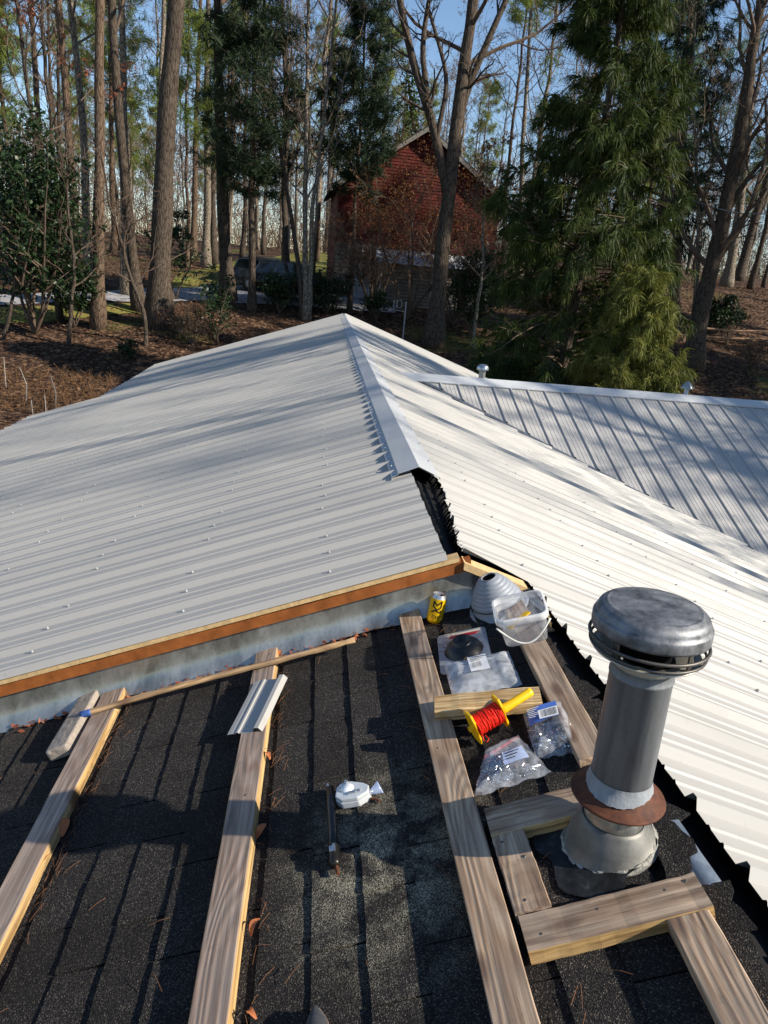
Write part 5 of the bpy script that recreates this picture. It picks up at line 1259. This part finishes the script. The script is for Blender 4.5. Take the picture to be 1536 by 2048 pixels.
r = np.random.default_rng(8); an = r.uniform(0, 6.28, 700); P = np.stack([1.47+.20*np.cos(an), np.full(700, -.14), 1.52+.20*np.sin(an)], -1)+r.normal(0, .035, (700, 3)); V, F = leaf_quads(P, .04, r, .9)
G = Geo(); G.add(V, F); o = G.build('wreath', HOLLY); o.matrix_world = HM.copy(); tag(o, 'dark round wreath hanging on the pale door of the red building', 'wreath')
G = Geo(); G.lathe([(.0005, -.10), (.05, -.09), (.06, 0), (.05, .09), (.0005, .1)], 14, c=(1.45, -.16, 2.66)); G.box((1.45, -.07, 2.66), (.05, .12, .05)); G.build('porch_lamp', plain('white_lamp_glass', 'f2f2ec', .3), red, True)
# lean-to of logs
LU0, LU1, LV = 2.3, 8.0, -1.7
lt = Geo(); lt.box(((LU0+LU1)/2, LV/2+.05, 1.0), (LU1-LU0-.1, -LV-.1, 2.0)); lean = lt.build('lean_to', plain('lean_to_core', '4a443e', .9), red)
for k in range(12):
    G = Geo(); zc = .09+k*.17; G.tube([(LU0+.02, LV, zc), ((LU0+LU1)/2, LV+.01, zc), (LU1-.02, LV, zc)], .086, 10); o = G.build('log', LOGM, lean, True)
for u in (LU0, LU1): G = Geo(); G.box((u, LV-.06, 1.05), (.11, .12, 2.1)); G.build('corner_board', TRIMW, lean)
G = Geo(); V = []; us = np.arange(LU0-.2, LU1+.25, .11)
for k, u in enumerate(us):
    h = .03 if k % 2 else 0
    for t in (0, 1): V.append((u, .02+(LV-.40)*t, 2.85-.72*t+h))
F = np.array([[2*k, 2*k+1, 2*k+3, 2*k+2] for k in range(len(us)-1)]); G.add(V, F); o = G.build('metal_sheet_roof', TRIM, lean)
wf = Geo(); wf.box((5.35, LV-.09, 1.20), (.72, .06, 1.0)); win = wf.build('window', TRIMW, lean)
for zc in (.98, 1.42): G = Geo(); G.box((5.35, LV-.125, zc), (.56, .02, .38)); G.build('pane', GLASS, win)
G = Geo(); G.box((5.35, LV-.14, .68), (.82, .1, .05)); G.build('sill', TRIMW, win)

# ------------------------------------------------------------------ two parked cars
BLK = M('dark_car_paint', .28, .0, .4, lin('07080b')); BLK.set('Coat Weight', .15); BLK = BLK.m
GRY = M('charcoal_car_paint', .25, .1, .6, lin('23262b')); GRY.set('Coat Weight', .5); GRY = GRY.m
TYRE = plain('tyre_rubber', '111112', .85); RIM = plain('alloy_rim', '9a9da0', .3, .8)
REDLAMP = M('red_lamp_glass', .2, 0, .6, lin('8a1018')).m; LAMP = M('clear_lamp_glass', .12, .2, .7, lin('b9bfc6')).m
def suv(label, x, y, ang, paint, rails=True):
    e = tag(empty('parked_car', Matrix.Translation((x, y, float(g(x, y))+.06)) @ Matrix.Rotation(ang, 4, 'Z')), label, 'car', 'cars parked on the drive by the red building')
    st = [(-2.38, .48, .92, .74), (-2.30, .34, 1.04, .84), (-1.9, .28, 1.08, .92), (-.8, .26, 1.07, .945), (.4, .26, 1.04, .945), (1.15, .28, 1.0, .93), (1.8, .30, .93, .90), (2.22, .36, .82, .82), (2.38, .46, .68, .70)]
    G = Geo(); V = []; n_ = 10
    for X, zb, zt, w in st:
        zm = (zb+zt)/2; V += [(X, -w*.86, zb), (X, -w*.98, zb+.10), (X, -w, zm), (X, -w*.965, zt-.05), (X, -w*.88, zt), (X, w*.88, zt), (X, w*.965, zt-.05), (X, w, zm), (X, w*.98, zb+.10), (X, w*.86, zb)]
    F = [[i*n_+k, i*n_+(k+1) % n_, (i+1)*n_+(k+1) % n_, (i+1)*n_+k] for i in range(len(st)-1) for k in range(n_)]
    G.add(V, np.array(F)[:, ::-1]); G.f += [np.array([list(range(n_))]), np.array([[len(V)-n_+k for k in range(n_)][::-1]])]; G.m += [np.array([0])]*2
    body = G.build('body', paint, e, True)
    B = [(-2.28, .85), (-1.35, .86), (-.25, .86), (.95, .84)]; T = [(-1.98, .64), (-1.25, .67), (-.25, .67), (.22, .63)]; zb, zt = 1.05, 1.62
    pt = lambda k, s_, t: np.array([B[k][0]*(1-t)+T[k][0]*t, s_*(B[k][1]*(1-t)+T[k][1]*t), zb*(1-t)+(zt+(.06 if 0 < k < 3 else 0))*t])
    G = Geo(); V = []
    for k in range(4): V += [pt(k, -1, 0), pt(k, -1, 1), pt(k, 1, 1), pt(k, 1, 0)]
    F = [[4*k+j, 4*k+j+1, 4*k+5+j, 4*k+4+j] for k in range(3) for j in range(3)]+[[0, 3, 2, 1], [12, 13, 14, 15]]
    G.add(np.array(V), np.array(F)); roof = G.build('roof', paint, e)
    for s_ in (-1, 1):
        for k in range(3):
            G = Geo(); q = [pt(k, s_, .10), pt(k+1, s_, .10), pt(k+1, s_, .86), pt(k, s_, .86)]; c = sum(q)/4; q = [c+(v-c)*np.array([.92, 1, .98])+np.array([0, s_*.012, 0]) for v in q]; G.add(np.array(q), np.array([[0, 1, 2, 3]])); w_ = G.build('window', GLASS, e)
            fr = Geo(); fr.tube([q[0], q[3], q[2]], .012, 4); fr.build('window_trim', CHROME, w_)
        G = Geo(); G.box((-2.28, s_*.72, .86), (.12, .22, .30)); bevel_obj(G.build('tail_light', REDLAMP, e), .03)
        G = Geo(); G.box((2.20, s_*.66, .70), (.22, .26, .14)); bevel_obj(G.build('headlight', LAMP, e), .04)
        G = Geo(); G.box((.72, s_*1.0, 1.10), (.12, .18, .13)); bevel_obj(G.build('mirror', paint, e), .04)
        for X in (-.95, .05): G = Geo(); G.box((X, s_*.955, .93), (.2, .03, .035)); G.build('handle', CHROME, e)
        if rails: G = Geo(); G.tube([(-1.7, s_*.60, 1.66), (-1.6, s_*.60, 1.75), (-.3, s_*.60, 1.76), (.05, s_*.58, 1.69)], .018, 6); G.build('roof_rail', CHROME, e)
        for X in (-1.42, 1.45):
            G = Geo(); G.lathe([(.20, -.11), (.36, -.11), (.375, -.08), (.375, .08), (.36, .11), (.20, .11)], 24); wv = Geo(); wv.add(np.concatenate(G.v)[:, [0, 2, 1]]+np.array([X, s_*.86, .36]), G.f); wh = wv.build('wheel', TYRE, e, True)
            G = Geo(); G.lathe([(.0005, .10), (.06, .105), (.21, .085), (.215, .06)], 20); wv = Geo(); wv.add(np.concatenate(G.v)[:, [0, 2, 1]]*np.array([1, s_, 1])+np.array([X, s_*.875, .36]), G.f); wv.build('rim', RIM, wh, True)
    for t0, k0, nm in ((0, 0, 'rear_window'), (3, 3, 'windscreen')):
        G = Geo(); q = [pt(k0, -1, .08), pt(k0, 1, .08), pt(k0, 1, .92), pt(k0, -1, .92)]; c = sum(q)/4; d = np.array([-.012 if k0 == 0 else .012, 0, .006]); G.add(np.array([c+(v-c)*.94+d for v in q]), np.array([[0, 1, 2, 3]])); G.build(nm, GLASS, e)
P_ = at_ground(598, 606); suv('black car parked side on behind the evergreen bushes', P_[0], P_[1]+.6, math.radians(6), BLK, False)
suv('charcoal car with roof rails parked beyond the black car', P_[0]-1.3, P_[1]+4.2, math.radians(3), GRY, True)

# ------------------------------------------------------------------ rail fence, stakes, post, cable
FEN = mat_wood('fence_wood', 'a07c5a', '74543a', ring=4, axis=0, grey=.3)
fp = [at_ground(*q) for q in ((1296, 677), (1367, 683), (1453, 689), (1562, 692))]
fence = tag(empty('rail_fence', Matrix.Translation(fp[1])), 'low split rail fence of brown wood at the right behind the leaning tree', 'fence')
for p in fp: G = Geo(); G.box(p-fp[1]+np.array([0, 0, .40]), (.14, .12, 1.1)); bevel_obj(G.build('post', FEN, fence), .015)
for a, b in zip(fp[:-1], fp[1:]):
    for h in (.30, .68):
        u = np.array([0, -.02, h]); m_ = (a+b)/2-fp[1]+u+np.array([0, 0, .02]); G = Geo(); G.tube([a-fp[1]+u, m_, b-fp[1]+u], [.05, .06, .05], 6); G.build('rail', FEN, fence)
STK = plain('pale_stake_wood', '8f8880', .8)
stk = [(52, 802, 735, 'tallest pale garden stake on the slope at the left'), (111, 818, 752, 'leaning thin garden stake right of the tallest stake'), (92, 826, 790, 'short pale garden stake between the tall stake and the roof edge'), (66, 830, 800, 'shortest pale garden stake close to the roof edge'), (12, 775, 715, 'thin leaning garden stake at the left edge')]
for px, py, pt_, lab in stk:
    b = at_ground(px, py); hh = (py-pt_)/pxm(b); G = Geo(); rr = random.Random(px); G.tube([(0, 0, -.1), (rr.uniform(-.05, .05)*hh, 0, hh*.5), (rr.uniform(-.14, .06)*hh, 0, hh)], [.018, .016, .013], 6); o = G.build('garden_stake', STK); o.location = b; tag(o, lab, 'stake', 'garden stakes at the left')
r = np.random.default_rng(14); b = at_ground(60, 800); n = 1600; P = b+np.stack([r.uniform(-3.2, 2.2, n), r.uniform(-1.5, 2.5, n), np.zeros(n)], -1); P[:, 2] = g(P[:, 0], P[:, 1])
D = nrm(r.normal(size=(n, 3))*np.array([1, 1, .6])+np.array([0, 0, .9])); L = r.uniform(.12, .45, n)[:, None]; G = Geo(); G.tubes(np.stack([P, P+D*L*.5+r.normal(0, .02, (n, 3)), P+D*L], 1), np.full((n, 3), .005), 3); o = G.build('dry_weeds', plain('dry_weed_stems', '6d5238', .9, 0, .2, .3, 2, 'Position')); o['kind'] = 'stuff'; o['label'] = 'dry brown weeds around the garden stakes'
b = at_ground(805, 684); hp = 78/pxm(b); post = tag(empty('garden_post', Matrix.Translation(b)), 'thin grey metal post with a white curled bracket beyond the far end of the ridge', 'post')
G = Geo(); G.tube([(0, 0, -.1), (0, 0, hp)], .035, 8); G.build('pole', plain('grey_painted_post', '8d9194', .5, .3), post)
G = Geo(); G.tube([(.0, 0, hp-.42), (-.5, 0, hp-.38), (-.85, 0, hp-.36)], .014, 6); t = np.linspace(0, 6.28, 18)
G.tube(np.stack([-.28+.11*np.cos(t), 0*t, hp-.12+.17*np.sin(t)], -1), .014, 6, cap=False); G.tube([(-.52, 0, hp+.05), (-.52, 0, hp-.28)], .014, 6); G.tube([(-.40, 0, hp+.05), (-.40, 0, hp-.3)], .014, 6); o = G.build('bracket', plain('white_iron', '9b9d9d', .5), post)
a_, c_ = atY(1385, 402, 30), atY(1570, 424, 36); G = Geo(); ts = np.linspace(0, 1, 16)[:, None]; G.tube(a_*(1-ts)+c_*ts-np.array([0, 0, 1.0])*.25*np.sin(math.pi*ts), .022, 5); o = G.build('overhead_cable', BLACK); tag(o, 'dark cable strung between the trees at the right', 'cable')
